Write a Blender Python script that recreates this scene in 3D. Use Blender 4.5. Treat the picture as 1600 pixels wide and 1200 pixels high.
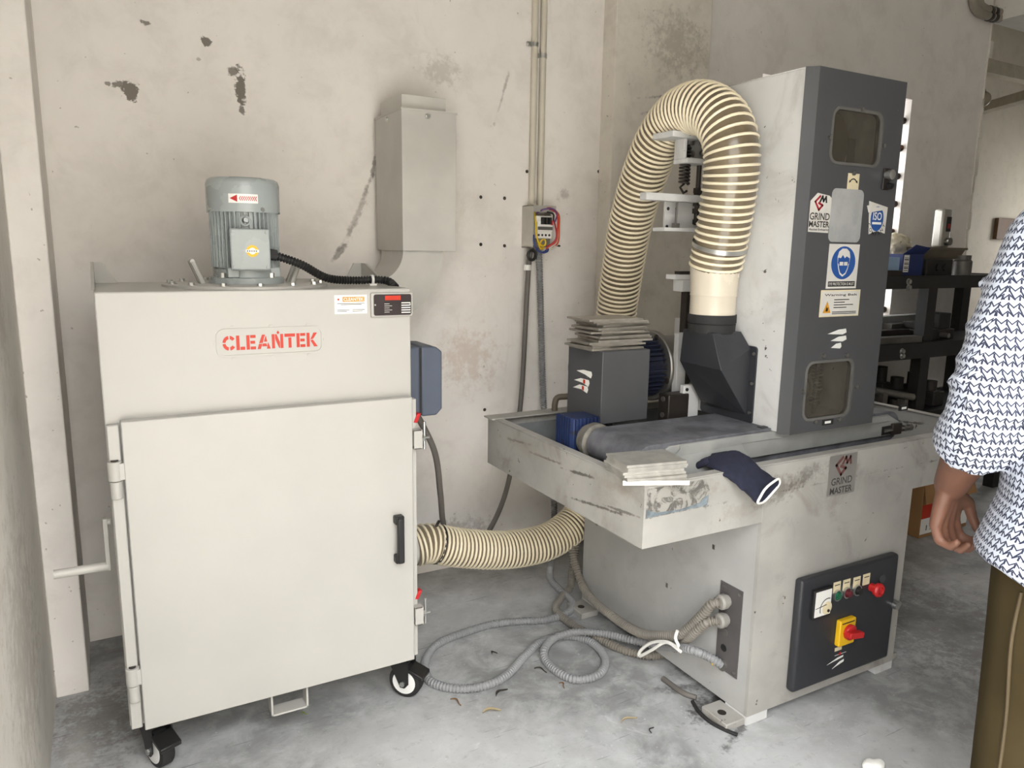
import bpy, bmesh, math, random
from mathutils import Vector, Matrix
random.seed(7)
for o in list(bpy.data.objects): bpy.data.objects.remove(o, do_unlink=True)
SC = bpy.context.scene
COL = SC.collection

# ------------------------------------------------------------------ camera
CH = 1.45
YAW, PIT, ROL, FPX = 0.504017, 0.179638, 0.0155295, 1165.0
_f = Vector((math.sin(YAW)*math.cos(PIT), math.cos(YAW)*math.cos(PIT), -math.sin(PIT)))
_r = Vector((math.cos(YAW), -math.sin(YAW), 0)); _u = _r.cross(_f)
RT = _r*math.cos(ROL)+_u*math.sin(ROL); UP = -_r*math.sin(ROL)+_u*math.cos(ROL); FW = _f
cam = bpy.data.cameras.new('camera'); camo = bpy.data.objects.new('camera', cam); COL.objects.link(camo)
cam.sensor_width = 36; cam.lens = 36*FPX/1600; cam.clip_start = .02
m = Matrix((RT, UP, -FW)).transposed().to_4x4(); m.translation = (0, 0, CH); camo.matrix_world = m
SC.camera = camo
def ray(x, y): return RT*((x-800)/FPX) - UP*((y-600)/FPX) + FW
def on(x, y, X=None, Y=None, Z=None):
    d = ray(x, y)
    t = X/d.x if X is not None else Y/d.y if Y is not None else (Z-CH)/d.z
    return Vector((0, 0, CH)) + d*t

# ------------------------------------------------------------------ light
W = bpy.data.worlds.new('sky'); SC.world = W; W.use_nodes = True
bg = W.node_tree.nodes['Background']; bg.inputs[1].default_value = 15.5
# overcast sky, brighter overhead than at the horizon
_n = W.node_tree.nodes; _l = W.node_tree.links; _tc = _n.new('ShaderNodeTexCoord'); _sx = _n.new('ShaderNodeSeparateXYZ'); _l.new(_tc.outputs['Generated'], _sx.inputs[0])
_mr = _n.new('ShaderNodeMapRange'); _l.new(_sx.outputs[2], _mr.inputs[0]); _mr.inputs[1].default_value = 0; _mr.inputs[2].default_value = 1; _mr.inputs[3].default_value = .34; _mr.inputs[4].default_value = 1
_vm = _n.new('ShaderNodeVectorMath'); _vm.operation = 'SCALE'; _vm.inputs[0].default_value = (.965, .985, 1); _l.new(_mr.outputs[0], _vm.inputs['Scale']); _l.new(_vm.outputs[0], bg.inputs[0])
vs = SC.view_settings; vs.view_transform = 'Standard'; vs.look = 'None'; vs.gamma = 1; vs.use_curve_mapping = False
vs.exposure = 0.0
def portal(name, loc, rot, sx, sy):
    l = bpy.data.lights.new(name, 'AREA'); l.shape = 'RECTANGLE'; l.size = sx; l.size_y = sy
    l.cycles.is_portal = True
    o = bpy.data.objects.new(name, l); COL.objects.link(o); o.location = loc; o.rotation_euler = rot
    return o

# ------------------------------------------------------------------ helpers
def lin(c):
    c /= 255
    return c/12.92 if c <= .04045 else ((c+.055)/1.055)**2.4
def rgb(r, g, b): return (lin(r), lin(g), lin(b), 1)
class NT:
    def __init__(s, name):
        s.m = bpy.data.materials.new(name); s.m.use_nodes = True; s.t = s.m.node_tree
        s.b = s.t.nodes['Principled BSDF']; s.out = s.t.nodes['Material Output']
        s._oc = None
    def n(s, typ, **kw):
        n = s.t.nodes.new(typ)
        for k, v in kw.items(): setattr(n, k, v)
        return n
    def l(s, a, b): s.t.links.new(a, b)
    def oc(s):
        if s._oc is None: s._oc = s.n('ShaderNodeTexCoord').outputs['Object']
        return s._oc
    def val(s, x, sock):
        if isinstance(x, (int, float)): sock.default_value = x
        elif isinstance(x, (tuple, list)): sock.default_value = x
        else: s.l(x, sock)
    def math(s, op, a, b=0., clamp=False):
        n = s.n('ShaderNodeMath', operation=op, use_clamp=clamp); s.val(a, n.inputs[0]); s.val(b, n.inputs[1]); return n.outputs[0]
    def noise(s, scale, detail=4, rough=.55, dist=0., vec=None, sc3=None):
        n = s.n('ShaderNodeTexNoise'); n.inputs['Scale'].default_value = scale; n.inputs['Detail'].default_value = detail
        n.inputs['Roughness'].default_value = rough; n.inputs['Distortion'].default_value = dist
        v = vec or s.oc()
        if sc3:
            mp = s.n('ShaderNodeMapping'); mp.inputs['Scale'].default_value = sc3; s.l(v, mp.inputs[0]); v = mp.outputs[0]
        s.l(v, n.inputs['Vector']); return n.outputs['Fac']
    def ramp(s, x, lo, hi):
        n = s.n('ShaderNodeMapRange'); n.interpolation_type = 'SMOOTHSTEP'
        s.val(x, n.inputs[0]); n.inputs[1].default_value = lo; n.inputs[2].default_value = hi
        return n.outputs[0]
    def mix(s, fac, a, b):
        n = s.n('ShaderNodeMix', data_type='RGBA'); s.val(fac, n.inputs[0]); s.val(a, n.inputs[6]); s.val(b, n.inputs[7]); return n.outputs[2]
    def bump(s, h, strength=.2, dist=.002):
        n = s.n('ShaderNodeBump'); n.inputs['Strength'].default_value = strength; n.inputs['Distance'].default_value = dist
        s.l(h, n.inputs['Height']); s.l(n.outputs[0], s.b.inputs['Normal'])
    def set(s, color=None, rough=None, metal=None, **kw):
        if color is not None: s.val(color, s.b.inputs['Base Color'])
        if rough is not None: s.val(rough, s.b.inputs['Roughness'])
        if metal is not None: s.val(metal, s.b.inputs['Metallic'])
        for k, v in kw.items(): s.val(v, s.b.inputs[k])
        return s.m
def simple(name, c, rough=.5, metal=0., var=.06, scale=9, bump=0., chips=None, chipscale=26, chipcol=(60, 56, 52), dirt=0., dirtcol=(96, 88, 78), post=None, **kw):
    t = NT(name); c1 = rgb(*c); nz = t.noise(scale, 5)
    dk = tuple(x*(1-var*2.2) for x in c1[:3])+(1,); lt = tuple(min(1, x*(1+var)) for x in c1[:3])+(1,)
    colr = t.mix(t.ramp(nz, .3, .7), dk, lt)
    if dirt:
        dn = t.ramp(t.noise(5.5, 6, .65, .6), .5, .78); colr = t.mix(t.math('MULTIPLY', dn, dirt), colr, rgb(*dirtcol))
    if chips:
        cn = t.ramp(t.noise(chipscale, 3, .6), chips, chips+.03); colr = t.mix(cn, colr, rgb(*chipcol))
    if post: colr = post(t, colr)
    rn = t.math('MULTIPLY_ADD', nz, .14); t.t.nodes[-1].inputs[2].default_value = rough-.07
    t.set(colr, rn, metal, **kw)
    if bump: t.bump(t.noise(60, 4), bump, .002)
    return t.m

class MB:
    def __init__(s): s.v = []; s.f = []
    def add(s, vs_, fs):
        k = len(s.v); s.v += [Vector(v) for v in vs_]; s.f += [tuple(i+k for i in f) for f in fs]; return s
    def box(s, x0, x1, y0, y1, z0, z1):
        vs_ = [(x, y, z) for z in (z0, z1) for y in (y0, y1) for x in (x0, x1)]
        return s.add(vs_, [(0, 2, 3, 1), (4, 5, 7, 6), (0, 1, 5, 4), (2, 6, 7, 3), (0, 4, 6, 2), (1, 3, 7, 5)])
    def hull8(s, a, b):
        """two quads a,b (4 pts each) joined"""
        return s.add(list(a)+list(b), [(3, 2, 1, 0), (4, 5, 6, 7)]+[(i, (i+1) % 4, 4+(i+1) % 4, 4+i) for i in range(4)])
    def cyl(s, p, q, r0, r1=None, n=24, caps=True):
        p = Vector(p); q = Vector(q); r1 = r0 if r1 is None else r1
        d = (q-p).normalized(); a = d.orthogonal().normalized(); b = d.cross(a)
        c = [(math.cos(2*math.pi*i/n), math.sin(2*math.pi*i/n)) for i in range(n)]
        vs_ = [p+(a*x+b*y)*r0 for x, y in c]+[q+(a*x+b*y)*r1 for x, y in c]
        fs = [(i, (i+1) % n, n+(i+1) % n, n+i) for i in range(n)]
        if caps: fs += [tuple(range(n-1, -1, -1)), tuple(range(n, 2*n))]
        return s.add(vs_, fs)
    def lathe(s, p, d, prof, n=32, closed=False):
        """prof: list (h, r) along axis d from p; open profile capped if r==0 is not reached"""
        p = Vector(p); d = Vector(d).normalized(); a = d.orthogonal().normalized(); b = d.cross(a)
        if abs(d.z) > .99: a = Vector((1, 0, 0)); b = d.cross(a)
        vs_ = []
        for h, r in prof:
            for i in range(n):
                t = 2*math.pi*i/n; vs_.append(p+d*h+(a*math.cos(t)+b*math.sin(t))*r)
        k = len(prof); fs = []
        rng = range(k) if closed else range(k-1)
        for j in rng:
            j2 = (j+1) % k
            for i in range(n): fs.append((j*n+i, j*n+(i+1) % n, j2*n+(i+1) % n, j2*n+i))
        if not closed: fs += [tuple(range(n-1, -1, -1)), tuple((k-1)*n+i for i in range(n))]
        return s.add(vs_, fs)
    def poly(s, fr, pts, d0, d1):
        o, ux, uz = fr; nrm = ux.cross(uz); k = len(pts)
        vs_ = [o+ux*u+uz*v+nrm*d0 for u, v in pts]+[o+ux*u+uz*v+nrm*d1 for u, v in pts]
        return s.add(vs_, [tuple(range(k-1, -1, -1)), tuple(range(k, 2*k))]+[(i, (i+1) % k, k+(i+1) % k, k+i) for i in range(k)])
    def tube(s, path, r, n=12, caps=True, rfun=None):
        path = [Vector(p) for p in path]; N = len(path); T = []
        for i in range(N):
            t = path[min(i+1, N-1)]-path[max(i-1, 0)]; T.append(t.normalized() if t.length > 1e-9 else Vector((0, 0, 1)))
        a = T[0].orthogonal().normalized(); vs_ = []; s.fr = []
        for i in range(N):
            if i: a = (T[i-1].rotation_difference(T[i]) @ a)
            a = (a-T[i]*a.dot(T[i])).normalized(); b = T[i].cross(a); s.fr.append((path[i], a.copy(), b))
            ri = rfun(i) if rfun else r
            for j in range(n):
                t = 2*math.pi*j/n; vs_.append(path[i]+(a*math.cos(t)+b*math.sin(t))*ri)
        fs = [(i*n+j, i*n+(j+1) % n, (i+1)*n+(j+1) % n, (i+1)*n+j) for i in range(N-1) for j in range(n)]
        if caps: fs += [tuple(range(n-1, -1, -1)), tuple((N-1)*n+j for j in range(n))]
        return s.add(vs_, fs)
    def ell(s, c, rx, ry, rz, n=16, k=10, rot=None):
        c = Vector(c); vs_ = []
        for j in range(1, k):
            ph = math.pi*j/k
            for i in range(n):
                t = 2*math.pi*i/n; v = Vector((rx*math.sin(ph)*math.cos(t), ry*math.sin(ph)*math.sin(t), rz*math.cos(ph)))
                vs_.append(c+(rot @ v if rot else v))
        top = len(vs_); e = Vector((0, 0, rz)); vs_ += [c+(rot @ e if rot else e), c-(rot @ e if rot else e)]
        fs = [(j*n+i, (j+1)*n+i, (j+1)*n+(i+1) % n, j*n+(i+1) % n) for j in range(k-2) for i in range(n)]
        fs += [(top, i, (i+1) % n) for i in range(n)]+[(top+1, (k-2)*n+(i+1) % n, (k-2)*n+i) for i in range(n)]
        return s.add(vs_, fs)
    def cap(s, p, q, r0, r1, n=14):   # tapered capsule for remeshing
        p = Vector(p); q = Vector(q); s.cyl(p, q, r0, r1, n); s.ell(p, r0, r0, r0, n, 8); s.ell(q, r1, r1, r1, n, 8); return s
    def mesh(s, name, off=Vector((0, 0, 0)), smooth=40):
        me = bpy.data.meshes.new(name); me.from_pydata([tuple(v-off) for v in s.v], [], s.f)
        bm = bmesh.new(); bm.from_mesh(me); bmesh.ops.recalc_face_normals(bm, faces=bm.faces); bm.to_mesh(me); bm.free()
        if smooth:
            me.shade_smooth(); me.set_sharp_from_angle(angle=math.radians(smooth))
        return me
ORG = {}
def root(name, loc, label, cat, group=None, rz=0):
    o = bpy.data.objects.new(name, None); COL.objects.link(o); o.location = loc; o.rotation_euler[2] = rz
    o.empty_display_size = .05; o['label'] = label; o['category'] = cat
    if group: o['group'] = group
    ORG[o] = Vector(loc); return o
def tag(o, label, cat, group=None):
    o['label'] = label; o['category'] = cat
    if group: o['group'] = group
    return o
def finish(name, me, mat, parent=None, bevel=0, seg=2, label=None):
    o = bpy.data.objects.new(name, me); COL.objects.link(o)
    if mat: me.materials.append(mat)
    if parent: o.parent = parent; ORG[o] = ORG[parent]
    if bevel:
        b = o.modifiers.new('bevel', 'BEVEL'); b.width = bevel; b.segments = seg; b.limit_method = 'ANGLE'; b.angle_limit = math.radians(35)
    if label: o['label'] = label
    return o
def part(name, mb, mat, parent, bevel=0, smooth=40, seg=2, label=None):
    return finish(name, mb.mesh(name, ORG[parent], smooth), mat, parent, bevel, seg, label)
def thing(name, mb, mat, label, cat, group=None, bevel=0, smooth=40, seg=2):
    vs_ = mb.v; c = Vector(((min(v.x for v in vs_)+max(v.x for v in vs_))/2, (min(v.y for v in vs_)+max(v.y for v in vs_))/2, min(v.z for v in vs_)))
    o = finish(name, mb.mesh(name, c, smooth), mat, None, bevel, seg); o.location = c; ORG[o] = c
    return tag(o, label, cat, group)
def struct(name, mb, mat, bevel=0, parent=None):
    o = finish(name, mb.mesh(name, Vector((0, 0, 0)), 40), mat, parent, bevel); ORG[o] = Vector((0, 0, 0))
    if not parent: o['kind'] = 'structure'
    return o
def dup(o, parent=None, d=None, label=None):
    c = o.copy(); COL.objects.link(c); ORG[c] = ORG[o]
    if parent: c.parent = parent
    if d is not None: c.location = Vector(o.location)+Vector(d)
    for ch in list(o.children): dup(ch, c)
    if label: c['label'] = label
    return c
FRONT = (Vector((1, 0, 0)), Vector((0, 0, 1)))        # faces -Y
LEFT = (Vector((0, -1, 0)), Vector((0, 0, 1)))        # faces -X
def fr(o, f): return (Vector(o), f[0], f[1])
def rrect(u0, u1, v0, v1, r, n=5):
    pts = []
    for cx, cy, a in ((u1-r, v1-r, 0), (u0+r, v1-r, 90), (u0+r, v0+r, 180), (u1-r, v0+r, 270)):
        for i in range(n+1):
            t = math.radians(a+90*i/n); pts.append((cx+r*math.cos(t), cy+r*math.sin(t)))
    return pts
def circ(u, v, r, n=20, rv=None): return [(u+r*math.cos(2*math.pi*i/n), v+(rv or r)*math.sin(2*math.pi*i/n)) for i in range(n)]
def spline(pts, step=.02):
    pts = [Vector(p) for p in pts]; P = [pts[0]*2-pts[1]]+pts+[pts[-1]*2-pts[-2]]; out = []
    for i in range(1, len(P)-2):
        a, b, c, d = P[i-1:i+3]; n = max(2, int((c-b).length/step*2))
        for k in range(n):
            t = k/n
            out.append(.5*((2*b)+(c-a)*t+(2*a-5*b+4*c-d)*t*t+(3*b-a-3*c+d)*t**3))
    out.append(P[-2])
    res = [out[0]]; acc = 0
    for i in range(1, len(out)):   # resample evenly
        a, b = out[i-1], out[i]; L = (b-a).length
        while L > 0 and acc+L >= step:
            t = (step-acc)/L; a = a.lerp(b, t); res.append(a.copy()); L = (b-a).length; acc = 0
        acc += L
    res.append(out[-1]); return res
def text_mesh(body, w=None, h=None, bold=0., ext=.0008, align='CENTER', spacing=1., lines=.9):
    cu = bpy.data.curves.new('txt', 'FONT'); cu.body = body; cu.size = 1; cu.extrude = 0; cu.offset = bold; cu.align_x = 'CENTER' if align == 'CENTER' else 'LEFT'
    cu.space_character = spacing; cu.space_line = lines; cu.resolution_u = 3
    ob = bpy.data.objects.new('txt', cu); COL.objects.link(ob)
    dg = bpy.context.evaluated_depsgraph_get(); me = bpy.data.meshes.new_from_object(ob.evaluated_get(dg))
    bpy.data.objects.remove(ob); bpy.data.curves.remove(cu)
    xs = [v.co.x for v in me.vertices]; ys = [v.co.y for v in me.vertices]
    x0, x1, y0, y1 = min(xs), max(xs), min(ys), max(ys)
    sx = (w/(x1-x0)) if w else None; sy = (h/(y1-y0)) if h else None
    sx = sx or sy; sy = sy or sx
    vs_ = [((v.co.x-(x0+x1)/2)*sx, (v.co.y-(y0+y1)/2)*sy) for v in me.vertices]; fs = [tuple(p.vertices) for p in me.polygons]
    bpy.data.meshes.remove(me); return vs_, fs
def lettering(name, body, frm, u, v, w, h, mat, parent, d=.0005, bold=.01, lines=.9, label=None, rot=0, align='CENTER'):
    vs_, fs = text_mesh(body, w, h, bold, lines=lines, align=align); o, ux, uz = frm; nrm = ux.cross(uz)
    c, s_ = math.cos(rot), math.sin(rot); mb = MB()
    mb.v = [o+ux*(u+a*c-b*s_)+uz*(v+a*s_+b*c)+nrm*d for a, b in vs_]; mb.f = fs
    me = bpy.data.meshes.new(name); me.from_pydata([tuple(q-ORG[parent]) for q in mb.v], [], mb.f)
    return finish(name, me, mat, parent, label=label)
def plate_holes(name, frm, outer, holes, d0, d1, mat, parent, bevel=0):
    cu = bpy.data.curves.new('pl', 'CURVE'); cu.dimensions = '2D'; cu.fill_mode = 'BOTH'; cu.extrude = (d1-d0)/2
    for pts in [outer]+holes:
        sp = cu.splines.new('POLY'); sp.points.add(len(pts)-1); sp.use_cyclic_u = True
        for p, q in zip(sp.points, pts): p.co = (q[0], q[1], 0, 1)
    ob = bpy.data.objects.new('pl', cu); COL.objects.link(ob)
    dg = bpy.context.evaluated_depsgraph_get(); me = bpy.data.meshes.new_from_object(ob.evaluated_get(dg))
    bpy.data.objects.remove(ob); bpy.data.curves.remove(cu); me.materials.clear(); me.name = name
    o, ux, uz = frm; nrm = ux.cross(uz); off = ORG[parent] if parent else Vector((0, 0, 0))
    for v in me.vertices: v.co = o+ux*v.co.x+uz*v.co.y+nrm*(v.co.z+(d0+d1)/2)-off
    return finish(name, me, mat, parent, bevel)
def remesh(name, mb, voxel, off, smooth=6, fac=.5):
    me = mb.mesh(name, off, 0); ob = bpy.data.objects.new('tmp', me); COL.objects.link(ob)
    r = ob.modifiers.new('r', 'REMESH'); r.mode = 'VOXEL'; r.voxel_size = voxel; r.use_smooth_shade = True
    s_ = ob.modifiers.new('s', 'SMOOTH'); s_.iterations = smooth; s_.factor = fac
    dg = bpy.context.evaluated_depsgraph_get(); out = bpy.data.meshes.new_from_object(ob.evaluated_get(dg)); out.name = name
    bpy.data.objects.remove(ob); bpy.data.meshes.remove(me); out.shade_smooth(); return out
def hexbolt(mb, p, d, r=.008, h=.006):
    mb.cyl(p, Vector(p)+Vector(d)*.0015, r*1.5, n=14); mb.cyl(p, Vector(p)+Vector(d)*h, r, n=6)
# ------------------------------------------------------------------ materials of the setting
def blotched(t, base, blots, axis='XZ'):
    """each blot: (u, v, ru, rv, angle, colour, strength, edge) - stains, peeled paint, and one floor patch with shade painted in"""
    sp = t.n('ShaderNodeSeparateXYZ'); t.l(t.oc(), sp.inputs[0])
    U = sp.outputs[axis[0]]; V = sp.outputs[axis[1]]
    nA = t.noise(22, 6, .7); nB = t.noise(90, 3, .6); c = base
    for (u, v, ru, rv, ang, colr, st, edge) in blots:
        du = t.math('SUBTRACT', U, u); dv = t.math('SUBTRACT', V, v); ca, sa = math.cos(ang), math.sin(ang)
        a = t.math('ADD', t.math('MULTIPLY', du, ca/ru), t.math('MULTIPLY', dv, sa/ru))
        b = t.math('ADD', t.math('MULTIPLY', du, -sa/rv), t.math('MULTIPLY', dv, ca/rv))
        d = t.math('SQRT', t.math('ADD', t.math('MULTIPLY', a, a), t.math('MULTIPLY', b, b)))
        d = t.math('ADD', d, t.math('MULTIPLY', t.math('SUBTRACT', nA, .5), 3.0))
        d = t.math('ADD', d, t.math('MULTIPLY', t.math('SUBTRACT', nB, .5), 1.2))
        c = t.mix(t.math('MULTIPLY', t.ramp(d, 1., 1.-edge), st), c, rgb(*colr))
    return c
def plaster(name, c, blots=(), dirty=.16, axis='XZ'):
    t = NT(name); a = rgb(*c); d1 = tuple(x*.86 for x in a[:3])+(1,)
    big = t.ramp(t.noise(1.4, 5, .6, .4), .35, .7); fine = t.ramp(t.noise(7, 6, .65, .3), .42, .75)
    colr = t.mix(t.math('MULTIPLY', big, .4), a, d1)
    colr = t.mix(t.math('MULTIPLY', fine, dirty), colr, rgb(150, 140, 126))
    st = t.ramp(t.noise(3, 5, .7, 1.2, sc3=(3, 3, .6)), .62, .8); colr = t.mix(t.math('MULTIPLY', st, dirty*.8), colr, rgb(150, 138, 122))
    sp = t.ramp(t.noise(48, 2, .5), .735, .755); colr = t.mix(t.math('MULTIPLY', sp, .5), colr, rgb(120, 108, 92))
    if blots: colr = blotched(t, colr, blots, axis)
    t.set(colr, .8, 0.)
    t.bump(t.math('ADD', t.noise(5, 6, .6), t.math('MULTIPLY', t.noise(120, 2), .12)), .2, .004)
    return t.m
def wb(px, py, rpx, rpy, ang, colr, st, edge, Y=2.96):
    p = on(px, py, Y=Y); k = Y/ray(px, py).y/FPX; return (p.x, p.z, rpx*k*1.06, rpy*k, ang, colr, st, edge)
GC = (122, 115, 106)
blots = [wb(201, 141, 13, 15, 0, GC, 1, .25), wb(186, 132, 9, 5, .4, GC, .9, .3), wb(168, 131, 4, 3, 0, GC, .8, .3),
         wb(377, 140, 8, 32, .05, GC, 1, .35), wb(364, 112, 10, 7, 0, GC, .9, .4), wb(379, 172, 5, 8, 0, GC, .9, .3),
         wb(322, 65, 9, 7, -.6, GC, 1, .3), wb(229, 36, 8, 4, 0, GC, .9, .3), wb(311, 93, 3, 3, 0, GC, .5, .5),
         wb(560, 330, 5, 75, -.42, (150, 142, 134), .5, .9), wb(575, 290, 4, 40, -.45, (118, 110, 104), .5, .8), wb(545, 365, 4, 45, -.6, (140, 132, 126), .45, .9),
         wb(583, 262, 4, 24, -.25, (96, 90, 84), .6, .7), wb(530, 395, 5, 30, -.7, (110, 104, 98), .6, .7),
         wb(785, 150, 3, 60, -.3, (140, 132, 120), .55, .9), wb(880, 305, 12, 12, 0, (150, 142, 132), .5, .9),
         wb(690, 330, 55, 70, .2, (222, 214, 200), .55, .9), wb(730, 560, 60, 60, 0, (200, 180, 165), .5, .9),
         wb(720, 830, 60, 30, 0, (165, 156, 146), .6, .9), wb(690, 110, 40, 30, 0, (180, 172, 160), .5, .9)]
M_WALL = plaster('wall plaster', (239, 233, 227), blots)
pb = [wb(1040, 150, 60, 3, .16, (120, 112, 104), .6, .9, 2.86), wb(1030, 172, 45, 3, .25, (120, 112, 104), .5, .9, 2.86), wb(1060, 70, 70, 60, 0, (168, 160, 148), .6, .9, 2.86)]
M_PILL = plaster('pillar plaster', (228, 221, 210), pb, .3)
M_WALL_L = plaster('left wall plaster', (216, 211, 203), [(.9, .9, .3, .4, 0, (165, 156, 144), .6, .9), (1.6, 1.5, .3, .15, .3, (150, 142, 132), .5, .9), (2.2, 1.3, .15, .25, 0, (168, 160, 150), .5, .9), (2.0, .5, .4, .4, 0, (160, 152, 144), .5, .9)], .25, 'YZ')
M_FAR = plaster('far plaster', (222, 213, 196))
M_CEIL = plaster('ceiling plaster', (234, 229, 220))
def concrete():
    t = NT('concrete floor'); n1 = t.noise(1.8, 7, .62, .5); n2 = t.noise(9, 7, .68, .4); n3 = t.noise(34, 5, .7)
    c = t.mix(t.ramp(n1, .36, .64), rgb(138, 138, 137), rgb(184, 184, 184))
    c = t.mix(t.math('MULTIPLY', t.ramp(n2, .4, .72), .6), c, rgb(202, 203, 203))
    c = t.mix(t.math('MULTIPLY', t.ramp(n3, .54, .78), .6), c, rgb(126, 125, 124))
    c = t.mix(t.math('MULTIPLY', t.ramp(t.noise(4.2, 7, .75, 1.4), .6, .72), .45), c, rgb(224, 225, 226))
    c = t.mix(t.math('MULTIPLY', t.ramp(t.noise(75, 2, .5), .7, .74), .7), c, rgb(206, 205, 202))
    sc = t.ramp(t.noise(11, 3, .5, .2, sc3=(.6, 9, 1)), .66, .72); c = t.mix(t.math('MULTIPLY', sc, .6), c, rgb(110, 108, 106))
    fb = []
    for px, py, a, b, ang, colr, st in ((1120, 1100, .16, .08, .2, (52, 50, 48), .85), (1060, 1075, .14, .03, -.3, (70, 68, 66), .7), (1090, 1050, .12, .06, -.5, (84, 82, 80), .6),
                                        (160, 1120, .2, .3, 0, (92, 84, 78), .6), (120, 1180, .05, .2, 0, (175, 170, 164), .6), (700, 960, .2, .14, 0, (170, 169, 167), .7), (560, 1150, .3, .12, 0, (178, 177, 176), .6), (1330, 1120, .16, .05, .3, (165, 165, 168), .7), (1160, 1135, .2, .02, .4, (48, 46, 44), .7), (1470, 980, .5, .9, .2, (84, 78, 72), .5)):  # last patch: brownish dirt with the shade of person and grinder painted in
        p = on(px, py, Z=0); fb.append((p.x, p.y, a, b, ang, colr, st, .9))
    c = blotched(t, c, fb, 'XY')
    t.set(c, t.math('MULTIPLY_ADD', n2, .3), 0.); [x for x in t.t.nodes if x.type == 'MATH'][-1].inputs[2].default_value = .38
    t.bump(t.math('ADD', n2, t.math('MULTIPLY', n3, .4)), .25, .004)
    return t.m
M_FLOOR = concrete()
M_GROUND = simple('yard ground', (210, 206, 198), .9, scale=2)

# ------------------------------------------------------------------ setting
WT, WY = 4.1, 2.96
FY, FX, LZ = .55, 1.1, 2.5   # unseen roof edge and lintels, shaped to steer daylight off the grinder
struct('wall_sky_block', MB().box(-14, 16, -9.3, -9, -.02, 5.4), plaster('sky block facade', (206, 200, 190)))  # unseen facade, added to block skylight near the horizon
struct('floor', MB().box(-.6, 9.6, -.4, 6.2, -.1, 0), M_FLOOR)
struct('ground', MB().box(-14, 16, -16, -.4, -.12, -.02), M_GROUND)
wx0, wx1, wz0, wz1 = 3.085, 4.325, 1.05, 2.36
wbm = MB().box(-.6, wx0, WY, WY+.3, 0, WT).box(wx1, 5.03, WY, WY+.3, 0, WT).box(wx0, wx1, WY, WY+.3, 0, wz0).box(wx0, wx1, WY, WY+.3, wz1, WT)
wall_back = struct('wall_back', wbm, M_WALL)
wall_left = struct('wall_left', MB().box(-.6, -.22, .35, WY, 0, WT), M_WALL_L)
struct('trim_1', MB().box(-.22, -.126, 2.61, WY, 0, WT), M_WALL, .004)
struct('trim_2', MB().box(2.075, 2.625, 2.86, WY, 0, WT), M_PILL, .004)
struct('ceiling', MB().box(-.6, FX, FY-.2, 6.2, WT, WT+.2).box(FX, 9.6, -.6, 6.2, WT, WT+.2), M_CEIL)  # unseen roof, stepped back so steep skylight reaches collector and near floor
struct('wall_front_mask', MB().box(FX, 9.6, -.6, -.4, 0, WT).box(-.6, FX, FY-.2, FY, LZ, WT).box(FX, FX+.2, -.4, FY, LZ, WT), M_CEIL)  # unseen wall and lintels, placed to cut daylight on the grinder
struct('wall_right', MB().box(9.4, 9.6, -.4, 6.2, 0, 1.3).box(9.4, 9.6, -.4, 6.2, 2.3, WT).box(9.4, 9.6, -.4, 3.3, 1.3, 2.3).box(9.4, 9.6, 4.3, 6.2, 1.3, 2.3), M_CEIL)
struct('wall_far', MB().box(4.73, 9.6, 4.7, 4.9, 0, WT).box(4.73, 5.03, WY+.3, 4.7, 0, WT), M_FAR)
slab = struct('trim_3', MB().box(5.05, 9.4, .4, WY+.02, 2.9, 3.08), M_CEIL)
M_CREAM = simple('cream beam paint', (196, 186, 166), .6)
b1a, b1b = on(1536, 104, Y=4.3), on(1640, 138, Y=4.3)
struct('trim_4', MB().box(5.03, 9.4, 4.25, 4.35, b1a.z-.06, b1a.z+.06), M_CREAM, .004)
q0, q1 = on(1528, 172, Y=4.6), on(1640, 140, Y=3.6)
mb = MB(); mb.tube([q0, q1], .06, 4); struct('trim_5', mb, M_CREAM)
# rough broken plaster down the free end of the back wall
mb = MB(); z = 0
while z < WT:
    h = random.uniform(.05, .14); w = random.uniform(.0, .035); mb.box(5.028, 5.03+w+.003, WY-.004-random.random()*.01, WY+.06, z, z+h); z += h
edge = struct('trim_6', mb, M_PILL, .006)
portal('door daylight portal', (.44, FY-.02, LZ/2), (math.radians(90), 0, 0), 1.32, LZ)
portal('side daylight portal', (FX-.02, .05, LZ/2), (math.radians(90), 0, math.radians(-90)), .98, LZ)
portal('window daylight portal', (3.7, 3.29, 1.7), (math.radians(-90), 0, 0), 1.24, 1.31)
portal('right daylight portal', (9.38, 3.8, 1.8), (math.radians(90), 0, math.radians(90)), 1.0, 1.0)
# window with grille
M_RUST = simple('rusty iron', (58, 44, 36), .7, .3, chips=.6, chipcol=(104, 66, 44))
M_WFR = simple('window frame paint', (122, 100, 76), .6)
win = struct('window_1', MB().box(wx0, wx0+.04, 3.14, 3.18, wz0, wz1).box(wx1-.02, wx1, 3.14, 3.18, wz0, wz1).box(wx0, wx1, 3.14, 3.18, wz1-.05, wz1).box(wx0, wx1, 3.14, 3.18, wz0, wz0+.04), M_WFR)
for py in (190, 233, 277, 320, 363, 401, 440, 482):
    zz = on(1404, py, Y=3.03).z
    if zz < wz0+.02: continue
    struct('window_bar', MB().cyl((wx0, 3.0, zz), (wx1, 3.0, zz), .012, n=10).cyl((wx1-.06, 3.0, zz), (wx1-.001, 3.0, zz), .02, n=10), M_RUST, parent=win)
# old fixing holes in the wall
M_HOLE = simple('dark wall plug', (72, 66, 60), .8)
for px, py in ((751, 308), (788, 310), (751, 382), (788, 384), (823, 268), (757, 640), (935, 268)):
    p = on(px, py, Y=WY); o = struct('wall_plug', MB().lathe((p.x, WY-.002, p.z), (0, 1, 0), [(0, .0075), (0, .005), (.003, .004)], 12), M_HOLE, parent=wall_back)
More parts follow.
